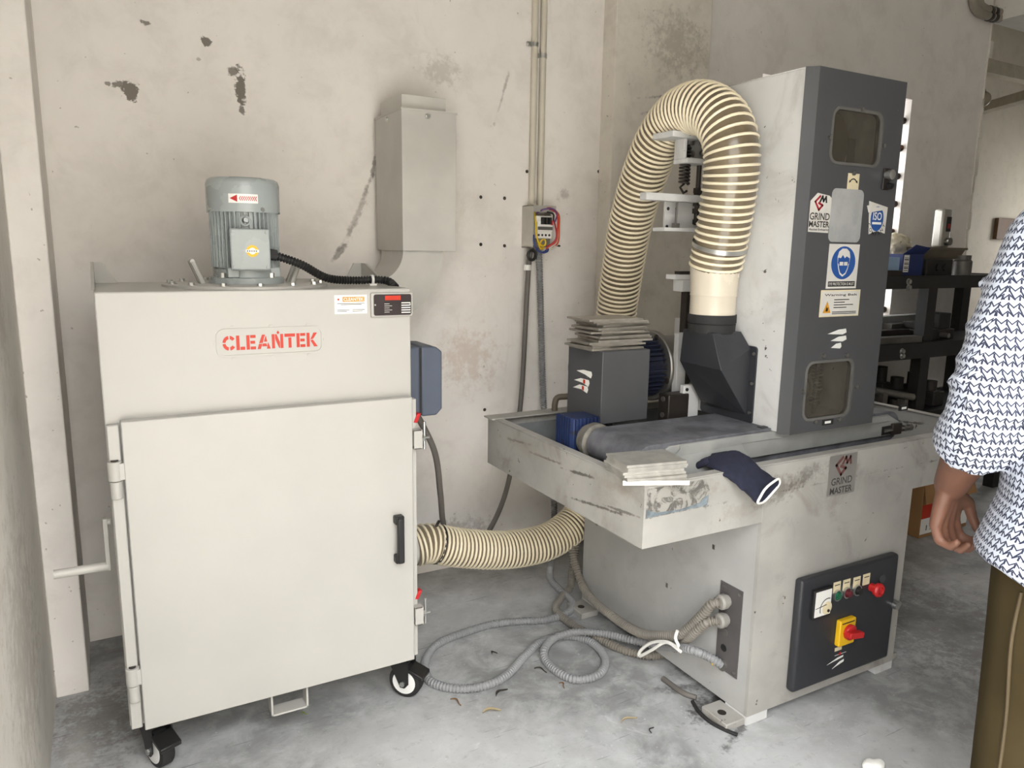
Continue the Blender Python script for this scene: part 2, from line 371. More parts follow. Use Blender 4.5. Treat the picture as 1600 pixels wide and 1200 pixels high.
# ------------------------------------------------------------------ object materials
M_RAL = simple('pale grey enamel', (181, 178, 172), .38, var=.02, scale=3, bump=.03)
M_RAL2 = simple('galvanised pale duct', (196, 193, 186), .5, .1, var=.05, scale=4)
M_ORANGE = simple('orange red paint', (190, 44, 14), .45, var=.02)
M_WHITE = simple('white print', (236, 234, 228), .5, var=.02)
M_BLK = simple('black plastic', (30, 29, 29), .45)
M_BLKP = simple('black print', (28, 27, 27), .6)
M_MOTOR = simple('motor grey enamel', (160, 166, 165), .28, var=.03)
M_ZINC = simple('zinc plated steel', (196, 196, 192), .3, .9, var=.05)
M_STEEL = simple('dull steel', (140, 137, 132), .4, .85, var=.08)
M_DKST = simple('dark oily steel', (66, 60, 56), .45, .6, var=.12)
M_RUB = simple('black rubber', (34, 33, 33), .75)
M_HUB = simple('white nylon hub', (232, 231, 228), .4)
M_RED = simple('red plastic', (190, 34, 36), .4)
M_YEL = simple('yellow plastic', (232, 184, 30), .45)
M_GRN = simple('green lens', (30, 96, 66), .3)
M_BLUEB = simple('blue grey plastic', (84, 91, 106), .5, var=.03)
M_CABLE = simple('grey cable sheath', (92, 88, 84), .55)
# ------------------------------------------------------------------ dust collector
dc = root('dust_collector', (.4, 2.35, 0), 'pale grey dust collector cabinet on casters with motor on top and orange name panel', 'dust collector')
body = part('body', MB().box(-.015, .805, 2.09, 2.60, .155, 1.33), M_RAL, dc, .004)
door = part('door', MB().box(.02, .793, 2.05, 2.083, .158, 1.01), M_RAL, dc, .003)
part('door_seal', MB().box(.035, .78, 2.083, 2.09, .172, .995), M_RUB, dc)
hz0, hz1 = .503, .653
hb = MB()
for z in (hz0, hz1-.026): hb.box(.726, .754, 2.022, 2.05, z, z+.026)
hb.hull8([(.73, 2.012, hz0+.004), (.75, 2.012, hz0+.004), (.75, 2.03, hz0), (.73, 2.03, hz0)], [(.73, 2.012, hz1-.004), (.75, 2.012, hz1-.004), (.75, 2.03, hz1), (.73, 2.03, hz1)])
part('handle', hb, M_BLK, door, .004, label='black plastic pull handle')
for zt in (.908, .341):
    x = .0 if zt > .5 else .002
    h = MB().cyl((x, 2.066, zt-.05), (x, 2.066, zt), .0175).box(x, x+.035, 2.052, 2.058, zt-.048, zt-.004)
    hp = part('hinge', h, M_RAL, dc, .002)
    part('hinge_pin', MB().cyl((x, 2.066, zt-.002), (x, 2.066, zt+.003), .009, n=16), M_DKST, hp)
    part('hinge_barrel', MB().cyl((x, 2.066, zt-.098), (x, 2.066, zt-.052), .0145).box(x-.006, x+.006, 2.066, 2.09, zt-.098, zt-.055), M_RAL, hp, .002)
part('hinge_post', MB().box(-.012, .016, 2.066, 2.09, .16, 1.0), M_RAL, dc, .003)
part('edge_flange', MB().box(.797, .812, 2.07, 2.09, .16, 1.0), M_RAL, dc, .002)
for py in (685, 960):
    z = on(653, py, Y=2.06).z
    lt = part('latch', MB().box(.795, .82, 2.045, 2.049, z-.03, z+.03).box(.795, .82, 2.045, 2.075, z+.026, z+.03).box(.795, .82, 2.045, 2.075, z-.03, z-.026).box(.818, .822, 2.045, 2.075, z-.03, z+.03), M_RAL, dc, .001)
    part('latch_rod', MB().cyl((.834, 2.06, z-.035), (.834, 2.06, z+.05), .0045, n=10).cyl((.820, 2.06, z), (.850, 2.06, z), .0045, n=10).cyl((.824, 2.06, z), (.832, 2.06, z), .011, n=6), M_ZINC, lt)
    part('latch_grip', MB().hull8([(.80, 2.07, z+.045), (.816, 2.07, z+.045), (.816, 2.09, z+.045), (.80, 2.09, z+.045)], [(.815, 2.066, z+.075), (.828, 2.066, z+.075), (.828, 2.09, z+.075), (.815, 2.09, z+.075)]), M_RED, lt, .003, label='red latch grip')
# name panel: raised frame and stencilled letters
F0 = fr((0, 2.09, 0), FRONT)
lx0, lx1, lz0, lz1 = .258, .542, 1.152, 1.229
fo, fi = rrect(lx0, lx1, lz0, lz1, .022), rrect(lx0+.006, lx1-.006, lz0+.006, lz1-.006, .017)
np_ = plate_holes('name_panel', F0, fo, [fi], 0, .003, M_RAL, dc)
for u in (.3, .4, .5):
    for v in (lz0-.004, lz1+.004): part('weld_tab', MB().box(u-.004, u+.004, 2.088, 2.09, v-.003, v+.003), M_RAL, np_)
for u in (lx0-.004, lx1+.004): part('weld_tab', MB().box(u-.003, u+.003, 2.088, 2.09, 1.187, 1.194), M_RAL, np_)
def arc(cx, cy, ro, ri, a0, a1, n=7, sy=1.):
    t = [math.radians(a0+(a1-a0)*i/n) for i in range(n+1)]
    return [(cx+ro*math.cos(a), cy+ro*math.sin(a)*sy) for a in t]+[(cx+ri*math.cos(a), cy+ri*math.sin(a)*sy) for a in reversed(t)]
def bx_(x0, y0, x1, y1): return [(x0, y0), (x1, y0), (x1, y1), (x0, y1)]
ST = {'C': (1.0, [arc(.55, .5, .55, .3, 35, 82, 5, .92), arc(.55, .5, .55, .3, 98, 174, 7, .92), arc(.55, .5, .55, .3, 186, 262, 7, .92), arc(.55, .5, .55, .3, 278, 325, 5, .92)]),
      'L': (.72, [bx_(0, 0, .27, 1), bx_(.33, 0, .72, .22)]),
      'E': (.78, [bx_(0, 0, .27, 1), bx_(.33, .8, .78, 1), bx_(.33, .4, .72, .6), bx_(.33, 0, .78, .2)]),
      'A': (1.12, [[(0, 0), (.28, 0), (.42, .36), (.14, .36)], [(.16, .42), (.46, .42), (.56, .72), (.68, 1), (.42, 1)], [(.74, .95), (.56, .5), (.84, .5)], [(.4, .18), (.84, .18), (.76, .38), (.46, .38)], [(.88, .38), (.8, .0), (1.12, 0), (.93, .44)]]),
      'N': (.98, [bx_(0, 0, .25, 1), [(.29, 1), (.42, 1), (.69, .42), (.69, .02), (.60, .02), (.29, .66)], bx_(.73, 0, .98, 1)]),
      'T': (.92, [bx_(0, .78, .92, 1), bx_(.33, 0, .59, .72)]),
      'K': (.98, [bx_(0, 0, .27, 1), [(.33, .52), (.62, 1), (.95, 1), (.58, .56)], [(.33, .46), (.56, .5), (.98, 0), (.66, 0)]])}
word = 'CLEANTEK'; tw = sum(ST[c][0] for c in word)+.12*7; sc = (.252)/tw; u = .274; hgt = .039
for c in word:
    mb = MB()
    for pl in ST[c][1]: mb.poly(F0, [(u+x*sc, 1.171+y*hgt) for x, y in pl], 0, .0008)
    if c == 'N': mb.poly(F0, [(u+.55*sc, 1.171+hgt*.98), (u+.68*sc, 1.171+hgt*1.1), (u+.55*sc, 1.171+hgt*1.24), (u+.42*sc, 1.171+hgt*1.1)], 0, .0008)
    part('stencil_letter', mb, M_ORANGE, np_, smooth=0, label='orange stencilled letter ' + c); u += (ST[c][0]+.12)*sc
# paper sticker and rating plate
sk = part('sticker', MB().poly(F0, bx_(.577, 1.260, .671, 1.313), 0, .0006), M_WHITE, dc)
part('sticker_print', MB().poly(F0, bx_(.600, 1.294, .664, 1.308), .0006, .0009), simple('ochre print', (206, 150, 70), .6), sk)
lettering('sticker_print', 'CLEANTEK', F0, .632, 1.301, .058, .009, M_WHITE, sk, .0011, .012)
part('sticker_print', MB().poly(F0, circ(.588, 1.301, .003, 10), .0006, .0009), M_ORANGE, sk)
mb = MB()
for v, a, b in ((1.289, .584, .664), (1.286, .595, .655), (1.271, .584, .62), (1.271, .628, .664), (1.267, .584, .612), (1.267, .628, .658)): mb.poly(F0, bx_(a, v-.0007, b, v+.0007), .0006, .0009)
part('sticker_print', mb, M_BLKP, sk, smooth=0)
rp = part('rating_plate', MB().poly(F0, bx_(.681, 1.249, .808, 1.318), 0, .010), M_RAL, dc, .002)
part('plate_face', MB().poly(F0, rrect(.688, .803, 1.253, 1.314, .006), .010, .011), simple('dark plate print', (52, 42, 42), .3), rp)
part('plate_print', MB().poly(F0, bx_(.722, 1.297, .770, 1.310), .011, .0113), M_ORANGE, rp)
mb = MB()
for k in range(5):
    mb.poly(F0, bx_(.772, 1.259+k*.007, .800, 1.262+k*.007), .011, .0113)
    mb.poly(F0, bx_(.72, 1.262+k*.006, .735+.008*(k % 2), 1.263+k*.006), .011, .0113)
part('plate_print', mb, M_WHITE, rp, smooth=0)['kind'] = 'stuff'
for u in (.692, .799): part('rivet', MB().cyl((u, 2.080, 1.284), (u, 2.0775, 1.284), .0025, n=10), M_ZINC, rp)
# lifting lugs on the roof
def lug(pts, y):
    return MB().add([(x, y, z) for x, z in pts]+[(x, y+.008, z) for x, z in pts], [(0, 1, 2, 3), (7, 6, 5, 4), (0, 4, 5, 1), (1, 5, 6, 2), (2, 6, 7, 3), (3, 7, 4, 0)])
def lugleg(x, y0, y1, h): return [(x, y0, 1.33), (x, y1, 1.33), (x, y1, h), (x, y1-.05, h), (x+.008, y0, 1.33), (x+.008, y1, 1.33), (x+.008, y1, h), (x+.008, y1-.05, h)]
Q6 = [(0, 1, 2, 3), (7, 6, 5, 4), (0, 4, 5, 1), (1, 5, 6, 2), (2, 6, 7, 3), (3, 7, 4, 0)]
part('lifting_lug', lug([(-.012, 1.33), (.048, 1.33), (.012, 1.392), (-.012, 1.392)], 2.56).add(lugleg(-.020, 2.2, 2.568, 1.392), Q6), M_RAL, dc)
part('lifting_lug', lug([(.745, 1.33), (.812, 1.33), (.806, 1.392), (.778, 1.392)], 2.56).add(lugleg(.804, 2.3, 2.568, 1.392), Q6), M_RAL, dc)
# round blower plate, bolts, bail handles
mc = Vector((.385, 2.34, 0))
pl = part('blower_plate', MB().lathe((mc.x, mc.y, 1.33), (0, 0, 1), [(0, .232), (.006, .232), (.008, .228), (.008, .0)], 48), M_RAL, dc)
mb0 = None
for k in range(14):
    a = 2*math.pi*(k+.5)/14; b = MB(); hexbolt(b, (mc.x+.212*math.cos(a), mc.y+.212*math.sin(a), 1.338), (0, 0, 1), .008, .008)
    part('bolt', b, M_ZINC, pl)
for s in (-1, 1):
    mb = MB()
    for dy in (-.03, .03):
        mb.tube([(mc.x+s*.125, mc.y+dy, 1.338), (mc.x+s*.150, mc.y+dy, 1.40)], .007, 8)
    mb.tube([(mc.x+s*.150, mc.y-.033, 1.40), (mc.x+s*.150, mc.y+.033, 1.40)], .007, 8)
    part('bail_handle', mb, M_RAL, pl)
# motor
mo = part('motor', MB().lathe((mc.x, mc.y, 1.338), (0, 0, 1), [(0, .106), (.016, .106), (.018, .103), (.018, .088), (.04, .088), (.044, .082), (.21, .082), (.21, 0)], 40), M_MOTOR, dc)
mb = MB()
for k in range(44):
    a = 2*math.pi*k/44; d = Vector((math.cos(a), math.sin(a), 0)); t = Vector((-d.y, d.x, 0))*.0016; p = Vector((mc.x, mc.y, 0))
    q = [p+d*.080-t, p+d*.096-t, p+d*.096+t, p+d*.080+t]
    mb.hull8([x+Vector((0, 0, 1.385)) for x in q], [x+Vector((0, 0, 1.55)) for x in q])
part('cooling_fins', mb, M_MOTOR, mo, smooth=0)
part('fan_cowl', MB().lathe((mc.x, mc.y, 1.540), (0, 0, 1), [(0, .098), (0, .1015), (.080, .1015), (.091, .097), (.096, .088), (.096, 0)], 48), M_MOTOR, mo)
for a in (0, 90, 180, 270):
    a = math.radians(a+20); part('cowl_screw', MB().cyl((mc.x+.10*math.cos(a), mc.y+.10*math.sin(a), 1.548), (mc.x+.106*math.cos(a), mc.y+.106*math.sin(a), 1.548), .005, n=10), M_ZINC, mo)
for a in (45, 135, 225, 315):
    a = math.radians(a+10)
    part('motor_foot', MB().box(mc.x+.085*math.cos(a)-.016, mc.x+.085*math.cos(a)+.016, mc.y+.085*math.sin(a)-.016, mc.y+.085*math.sin(a)+.016, 1.356, 1.385), M_MOTOR, mo, .003)
    b = MB(); hexbolt(b, (mc.x+.094*math.cos(a-.3), mc.y+.094*math.sin(a-.3), 1.355), (0, 0, 1), .008, .014); part('bolt', b, M_ZINC, mo)
tc = on(391, 390, Y=2.235); tx = tc.x; tz = tc.z
tb = part('terminal_box', MB().box(tx-.05, tx+.05, 2.236, 2.28, tz-.054, tz+.054).box(tx-.054, tx+.054, 2.226, 2.236, tz-.058, tz+.058), M_MOTOR, mo, .004)
FT = fr((tx, 2.226, tz), FRONT)
for su in (-1, 1):
    for sv in (-1, 1): part('cover_screw', MB().cyl((tx+su*.045, 2.227, tz+sv*.049), (tx+su*.045, 2.222, tz+sv*.049), .005, n=10), M_MOTOR, tb)
ts = part('round_sticker', MB().poly(FT, circ(.004, -.004, .0165, 28), 0, .0005), M_YEL, tb)
part('sticker_print', MB().poly(FT, circ(.004, -.004, .0095, 24), .0005, .0008), M_WHITE, ts)
part('sticker_print', MB().poly(FT, bx_(-.014, -.008, .022, 0), .0008, .0011), M_WHITE, ts)
mb = MB(); [mb.poly(FT, bx_(-.011+k*.006, -.0055, -.0075+k*.006, -.0025), .0011, .0013) for k in range(5)]
part('sticker_print', mb, M_BLKP, ts, smooth=0)
ep = on(383, 345, Y=2.245); mb = MB()
mb.lathe((ep.x, 2.245, ep.z), (0, 1, .0), [(math.sin(a)*.0035, .0125+math.cos(a)*.0035) for a in [2*math.pi*i/8 for i in range(8)]], 20, True).cyl((ep.x, 2.25, ep.z), (ep.x, 2.228, ep.z+.002), .0065, n=10)
part('eye_bolt', mb, M_MOTOR, mo)
# arrow sticker wrapped round the cowl
def wrapped(mb, pts, r, zc, ac):
    vs_ = [(mc.x+r*math.sin(ac+u/.1015), mc.y-r*math.cos(ac+u/.1015), zc+v) for u, v in pts]; return mb.add(vs_, [tuple(range(len(pts)))])
ap = on(380, 310, Y=2.24); ac = math.asin((ap.x-mc.x)/.1015)
mb = MB(); [wrapped(mb, bx_(-.04+i*.008, -.0125, -.032+i*.008, .0125), .1019, ap.z, ac) for i in range(10)]
ar = part('arrow_sticker', mb, M_WHITE, mo)
mb = MB(); [wrapped(mb, [(-.036+i*.004, -.002*i), (-.032+i*.004, -.002*(i+1)), (-.032+i*.004, .002*(i+1)), (-.036+i*.004, .002*i+.0001)], .1024, ap.z, ac) for i in range(5)]
for i in range(9):
    u0 = -.011+i*.0053; wrapped(mb, [(u0, 0), (u0+.003, -.006), (u0+.0055, -.006), (u0+.0025, 0), (u0+.0055, .006), (u0+.003, .006)], .1024, ap.z, ac)
part('arrow_print', mb, M_RED, ar, smooth=0)
# corrugated cable from motor
def corr(path, r, amp, pitch=4, n=14): return MB().tube(path, r, n, rfun=lambda i: r+(amp if (i//2) % 2 else -amp))
pth = spline([(tx+.05, 2.25, tz-.012), (tx+.07, 2.248, tz-.016), on(470, 413, Y=2.25), on(510, 434, Y=2.27), on(550, 438, Y=2.28), on(590, 437, Y=2.27), on(608, 440, Y=2.25), on(618, 449, Y=2.22)], .0022)
cb = part('motor_cable', corr(pth, .0115, .0014), M_BLK, dc)
part('cable_gland', MB().cyl((tx+.048, 2.25, tz-.012), (tx+.075, 2.249, tz-.016), .016, n=8), M_BLK, cb)
q = on(581, 437, Y=2.275); part('cable_clip', MB().lathe((q.x-.004, q.y, q.z), (1, 0, 0), [(0, .0135), (0, .0155), (.008, .0155), (.008, .0135)], 20, True).box(q.x-.01, q.x+.012, q.y-.012, q.y+.012, 1.33, q.z-.012), M_WHITE, cb)
# casters
def caster(p, ang, name='caster'):
    c = Vector((p[0], p[1], .055)); ax = Vector((math.cos(ang), math.sin(ang), 0)); fw = Vector((-ax.y, ax.x, 0))
    g = part(name, MB().box(p[0]-.04, p[0]+.04, p[1]-.04, p[1]+.04, .149, .155).cyl((p[0], p[1], .128), (p[0], p[1], .149), .03, n=20), M_BLK, dc)
    wc = c+fw*.02
    part('tire', MB().lathe(wc-ax*.02, ax, [(0, .043), (.002, .052), (.006, .055), (.034, .055), (.038, .052), (.04, .043)], 32), M_RUB, g)
    part('hub', MB().lathe(wc-ax*.023, ax, [(0, .0), (0, .030), (.002, .040), (.044, .040), (.046, .03), (.046, 0)], 28), M_HUB, g)
    part('axle', MB().cyl(wc-ax*.036, wc+ax*.036, .009, n=6), M_ZINC, g)
    mb = MB()
    for s in (-1, 1):
        o = wc+ax*(.029*s); f_ = (o, fw, Vector((0, 0, 1))); mb.poly(f_, [(-.05, .075), (.02, .075), (.02, .0), (.008, -.014), (-.008, -.014)], -.002, .002)
    mb.hull8([c+ax*a+fw*b+Vector((0, 0, .072)) for a, b in ((-.031, -.03), (.031, -.03), (.031, .04), (-.031, .04))], [c+ax*a+fw*b+Vector((0, 0, .080)) for a, b in ((-.031, -.03), (.031, -.03), (.031, .04), (-.031, .04))])
    part('fork', mb, M_BLK, g)
    o = wc+fw*.058+Vector((0, 0, .03))
    pd = MB(); pd.hull8([o+ax*a+fw*b+Vector((0, 0, z)) for a, b, z in ((-.03, -.04, .012), (.03, -.04, .012), (.03, .012, -.008), (-.03, .012, -.008))], [o+ax*a+fw*b+Vector((0, 0, z+.012)) for a, b, z in ((-.03, -.04, .012), (.03, -.04, .012), (.03, .012, -.008), (-.03, .012, -.008))])
    part('brake_pedal', pd, M_BLK, g, .002)
    for k in range(4):
        pass
    return g
aw = math.radians(212)
cl, cr = on(228, 1192, Z=.0), on(640, 1082, Z=.0)
caster((.045, 2.14), aw-.15); caster((.775, 2.13), aw+.2); caster((.045, 2.54), aw); caster((.775, 2.54), aw)
# stirrup under the body
s0, s1 = on(424, 1118, Y=2.075), on(482, 1105, Y=2.075)
zb = (s0.z+s1.z)/2
part('floor_stirrup', MB().box(s0.x, s0.x+.006, 2.07, 2.12, zb, .157).box(s1.x-.006, s1.x, 2.07, 2.12, zb, .157).box(s0.x, s1.x, 2.07, 2.12, zb, zb+.006), M_RAL, dc, .001)
# shaker crank on the left side
c0, c1, c2 = on(164, 816, Y=2.24), on(168, 884, Y=2.24), on(84, 899, Y=2.24)
ck = part('crank', MB().tube([(-.02, 2.24, c0.z), (c0.x, 2.24, c0.z)], .010, 14).hull8([(c0.x-.006, 2.23, c0.z+.012), (c0.x+.006, 2.23, c0.z+.012), (c0.x+.006, 2.25, c0.z+.012), (c0.x-.006, 2.25, c0.z+.012)], [(c0.x-.006, 2.23, c1.z-.012), (c0.x+.006, 2.23, c1.z-.012), (c0.x+.006, 2.25, c1.z-.012), (c0.x-.006, 2.25, c1.z-.012)]), M_RAL2, dc, .002)
part('crank_grip', MB().cyl((c0.x, 2.24, c1.z), (max(c2.x, -.2), 2.24, c1.z), .0125), M_RAL2, ck)
# starter box on the right side
sb = part('starter_box', MB().box(.805, .888, 2.225, 2.40, .905, 1.135), M_BLUEB, dc, .008, seg=3, label='blue grey starter box')
part('starter_lid', MB().poly((Vector((0, 2.40, 0)), Vector((1, 0, 0)), Vector((0, 0, 1))), [(.893, .905), (.945, .905), (.965, .925), (.965, 1.115), (.945, 1.132), (.893, 1.135)], 0, .175), M_BLUEB, sb, .005)
part('starter_seam', MB().box(.886, .895, 2.228, 2.397, .909, 1.131), M_BLK, sb)
# exhaust elbow and silencer box behind the cabinet
dx0, dx1, dy0, dy1 = .985, 1.198, 2.63, 2.92
dzb, dzt = on(711, 393, Y=dy0).z, on(628, 168, Y=dy0).z
sx = part('silencer_box', MB().box(dx0, dx1, dy0, dy1, dzb, dzt), M_RAL2, dc, .002)
cp0, cp1 = on(627, 146, Y=2.66), on(695, 153, Y=2.66)
part('silencer_cap', MB().box(dx0+.012, dx0+.185, dy0+.03, dy1-.03, dzt, cp0.z), M_RAL2, sx, .002)
part('silencer_rim', MB().box(dx0-.003, dx1+.003, dy0-.003, dy1+.003, dzt-.004, dzt+.002), M_RAL2, sx)
for px, py in ((605, 181), (668, 181)):
    pass
b = MB(); hexbolt(b, (dx0+.1, dy0, dzt-.02), (0, -1, 0), .007, .007); part('bolt', b, M_ZINC, sx)
b = MB(); hexbolt(b, (dx0, dy0+.15, dzt-.02), (-1, 0, 0), .007, .007); part('bolt', b, M_ZINC, sx)
ez = dzb; ex0, ex1 = dx0+.008, dx1-.045; cxp = ex0-.11; ro = ex1-cxp; ri = ex0-cxp; pts = []
for i in range(13):
    a = math.radians(90*i/12); pts.append((cxp+ro*math.cos(a), ez-ro*math.sin(a)))
for i in range(12, -1, -1):
    a = math.radians(90*i/12); pts.append((cxp+ri*math.cos(a), ez-ri*math.sin(a)))
part('exhaust_elbow', MB().poly((Vector((0, dy1-.03, 0)), Vector((1, 0, 0)), Vector((0, 0, 1))), pts, 0, dy1-.05-dy0), M_RAL2, dc)
part('exhaust_duct', MB().box(.45, cxp, dy0+.02, dy1-.03, ez-ro, ez-ri).box(.5, .8, 2.60, dy0+.02, ez-ro, ez-ri), M_RAL2, dc)
# inlet stub
hp = on(657, 852, Y=2.47)
part('inlet_stub', MB().cyl((.80, 2.47, hp.z), (hp.x+.03, 2.47, hp.z), .066, n=36), M_RAL2, dc)
# ------------------------------------------------------------------ belt grinder
M_GW = simple('worn off white paint', (204, 203, 201), .5, var=.04, scale=5, chips=.70, chipscale=42, chipcol=(78, 72, 66), dirt=.4, dirtcol=(140, 132, 122))
M_BASE = simple('dusty grey white paint', (172, 171, 168), .5, var=.04, scale=5, chips=.72, chipscale=42, chipcol=(88, 82, 76), dirt=.35, dirtcol=(130, 124, 116))
def smudges(t, colr):
    def f(px, py, a, b, ang, c, st, e=.9):
        p = on(px, py, Y=1.475); return (p.x-2.02, p.z, a, b, ang, c, st, e)
    colr = blotched(t, colr, [f(1215, 765, .12, .05, .15, (112, 106, 98), .75), f(1262, 742, .10, .035, .3, (96, 90, 84), .7), f(1150, 800, .10, .04, .1, (150, 144, 136), .6), f(1330, 800, .1, .03, .2, (168, 163, 156), .5), f(1080, 770, .12, .05, 0, (140, 134, 126), .5)], 'XZ')
    def g(px, py, a, b, ang, c, st, e=.9):
        p = on(px, py, X=1.217); return (p.y-1.93, p.z, a, b, ang, c, st, e)
    return blotched(t, colr, [g(905, 740, .10, .006, -.1, (70, 64, 58), .8, .6), g(850, 715, .12, .005, -.05, (78, 72, 66), .7, .6), g(930, 790, .16, .006, -.12, (74, 68, 62), .8, .6), g(810, 690, .10, .006, -.1, (80, 74, 68), .7, .6), g(960, 760, .14, .03, .0, (150, 142, 130), .6), g(820, 700, .2, .03, 0, (160, 152, 140), .5), g(975, 800, .10, .005, -.1, (74, 68, 62), .7, .6)], 'YZ')
M_TRAY = simple('chipped cream grey paint', (166, 163, 157), .55, var=.06, scale=5, chips=.685, chipscale=24, chipcol=(92, 84, 76), dirt=.65, dirtcol=(118, 108, 98), post=smudges)
M_TRAYIN = simple('grey tray lining', (128, 130, 130), .55, var=.1, dirt=.5, dirtcol=(70, 68, 66))
M_DG = simple('charcoal grey enamel', (74, 74, 76), .4, var=.04, scale=4, chips=.76, chipscale=30, chipcol=(120, 120, 120))
M_DG2 = simple('slate grey enamel', (46, 47, 51), .4, var=.04, scale=5)
M_BELT = simple('worn conveyor belt', (98, 98, 103), .7, var=.2, scale=14, bump=.4, dirt=.7, dirtcol=(134, 134, 138))
M_CONV = simple('conveyor side paint', (146, 146, 143), .5, var=.06, dirt=.5, dirtcol=(112, 110, 106))
M_BLUE = simple('blue gearbox paint', (32, 46, 84), .5, var=.15, chips=.62, chipcol=(30, 32, 40))
M_NAVY = simple('dark blue motor paint', (30, 34, 52), .5, var=.15)
M_ALU = simple('brushed plate', (158, 155, 150), .4, .5, var=.05)
M_CRM = simple('cream label', (226, 212, 176), .6)
gr = root('belt_grinder', (2.02, 1.93, 0), 'off white belt grinding machine with tall charcoal door, conveyor and wide tray', 'grinding machine')
Yf, Yb, TX0, TX1, BX0, BX1 = 1.475, 2.385, 1.217, 2.82, 1.663, 2.376
TZ0, TZ1 = .666, .838
# base with front panel continuous with the tray front
base = part('base', MB().box(BX0, BX1, Yf, Yb, .03, TZ0+.001), M_BASE, gr)
for x0, x1 in ((BX0, BX0+.09), (BX1-.09, BX1)):
    for y0, y1 in ((Yf, Yf+.09), (Yb-.09, Yb)): part('base_leg', MB().box(x0, x1, y0, y1, .0, .031), M_GW, base)
for x0, x1, y0, y1 in ((1.585, 1.665, Yf+.005, 1.59), (BX1-.002, 2.45, Yf+.03, 1.58), (1.585, 1.665, 2.27, 2.38), (BX1-.002, 2.45, 2.27, 2.38)):
    ft = part('foot_plate', MB().box(x0, x1, y0, y1, 0, .024), M_TRAY, base, .003)
    cxf = x0+.034 if x0 < 2 else x1-.034
    part('foot_hole', MB().cyl((cxf, (y0+y1)/2, .0235), (cxf, (y0+y1)/2, .0246), .014, n=16), M_DKST, ft)
for py, pz in ((2.30, .60), (2.30, .38), (1.87, .30), (1.66, .52)): part('base_plug', MB().box(BX0-.002, BX0, py-.006, py+.006, pz-.008, pz+.008), M_STEEL, base, .001)
# tray
w = .022
tray = part('tray', MB().box(TX0, TX1, Yf, Yf+w, TZ0, TZ1).box(TX0, TX0+w, Yf+w, Yb-w, TZ0, TZ1).box(TX1-w, TX1, Yf+w, Yb-w, TZ0, TZ1).box(TX0, TX1, Yb-w, Yb, TZ0, TZ1), M_TRAY, gr)
part('tray_floor', MB().box(TX0+.005, TX1-.005, Yf+.005, Yb-.005, TZ0+.002, TZ0+.03), M_TRAYIN, tray)
part('tray_lining', MB().box(TX0+w, TX0+w+.002, Yf+w, Yb-w, TZ0+.03, TZ1-.02).box(TX0+w, TX1-w, Yb-w-.002, Yb-w, TZ0+.03, TZ1-.03), M_TRAYIN, tray)
part('tray_rim', MB().box(TX0-.012, TX1+.012, Yb-.055, Yb+.012, TZ1, TZ1+.006), M_TRAY, tray, .002)
part('tray_rim', MB().box(TX0, TX0+.034, Yf, Yb-.055, TZ1, TZ1+.004), M_TRAY, tray, .002)
part('tray_rim', MB().box(TX1-.034, TX1, Yf, Yb-.055, TZ1, TZ1+.004), M_TRAY, tray, .002)
part('tray_rim', MB().box(TX0+.034, TX1-.034, Yf, Yf+.034, TZ1, TZ1+.004), M_TRAY, tray, .002)
GF = fr((0, Yf, 0), FRONT)
t = NT('worn poster'); n1 = t.ramp(t.noise(30, 6, .7, 1.5), .42, .56)
cc = t.mix(n1, rgb(176, 172, 164), rgb(96, 92, 88)); sp = t.n('ShaderNodeSeparateXYZ'); t.l(t.oc(), sp.inputs[0])
blue = t.ramp(t.math('ADD', t.math('MULTIPLY', t.noise(14, 4), .16), t.math('ADD', t.math('MULTIPLY', sp.outputs[0], -.22), sp.outputs[2])), 1.055, 1.01)
cc = t.mix(t.math('MULTIPLY', blue, .8), cc, rgb(118, 140, 152)); M_POST = t.set(cc, .6, 0.)
t = NT('worn wrapper'); M_POST2 = t.set(t.mix(t.ramp(t.noise(26, 6, .7, 1.5), .44, .58), rgb(150, 147, 140), rgb(92, 88, 84)), .6, 0.)
stk = part('worn_sticker', MB().poly(GF, [(1.224, .75), (1.442, .752), (1.446, .80), (1.43, .832), (1.226, .832)], 0, .0006), M_POST2, tray)
part('sticker_print', MB().poly(GF, [(1.226, .752), (1.440, .754), (1.443, .785), (1.43, .78), (1.41, .766), (1.34, .758), (1.26, .762), (1.226, .774)], .0006, .0009), simple('faded blue print', (118, 128, 134), .6, var=.2, scale=40), stk)
# maker's plate
gp = part('maker_plate', MB().poly(GF, bx_(1.938, .702, 2.068, .834), 0, .0015), M_ALU, gr)
M_LOGO = simple('dull red print', (110, 70, 66), .6); M_LDK = simple('dark print', (70, 66, 64), .6)
def gm_logo(frm, u, v, s, parent, red, dk, d):
    """angular monogram: open G arrow on the left, M on the right"""
    def strokes(pl, w):
        mb = MB()
        for (a, b), (c, e) in zip(pl, pl[1:]):
            L = math.hypot(c-a, e-b); nx, ny = -(e-b)/L*w, (c-a)/L*w; ex, ey_ = (c-a)/L*w, (e-b)/L*w
            mb.poly(frm, [(u+(x)*s, v+(y)*s) for x, y in ((a-nx-ex, b-ny-ey_), (c-nx+ex, e-ny+ey_), (c+nx+ex, e+ny+ey_), (a+nx-ex, b+ny-ey_))], d, d+.0004)
        return mb
    part('logo_mark', strokes([(-.02, .42), (-.46, .06), (-.06, -.46), (.26, -.16), (-.10, -.02)], .075), red, parent, smooth=0)
    part('logo_mark', strokes([(.02, .10), (.22, .42), (.34, .12), (.56, .40), (.62, .08)], .07), dk, parent, smooth=0)
gm_logo(GF, 2.0, .797, .062, gp, M_LOGO, M_LOGO, .0015)
lettering('plate_lettering', 'GRIND', GF, 2.003, .748, .098, .024, M_LDK, gp, .0019, .012)
lettering('plate_lettering', 'MASTER', GF, 2.003, .718, .104, .022, M_LDK, gp, .0019, .02)
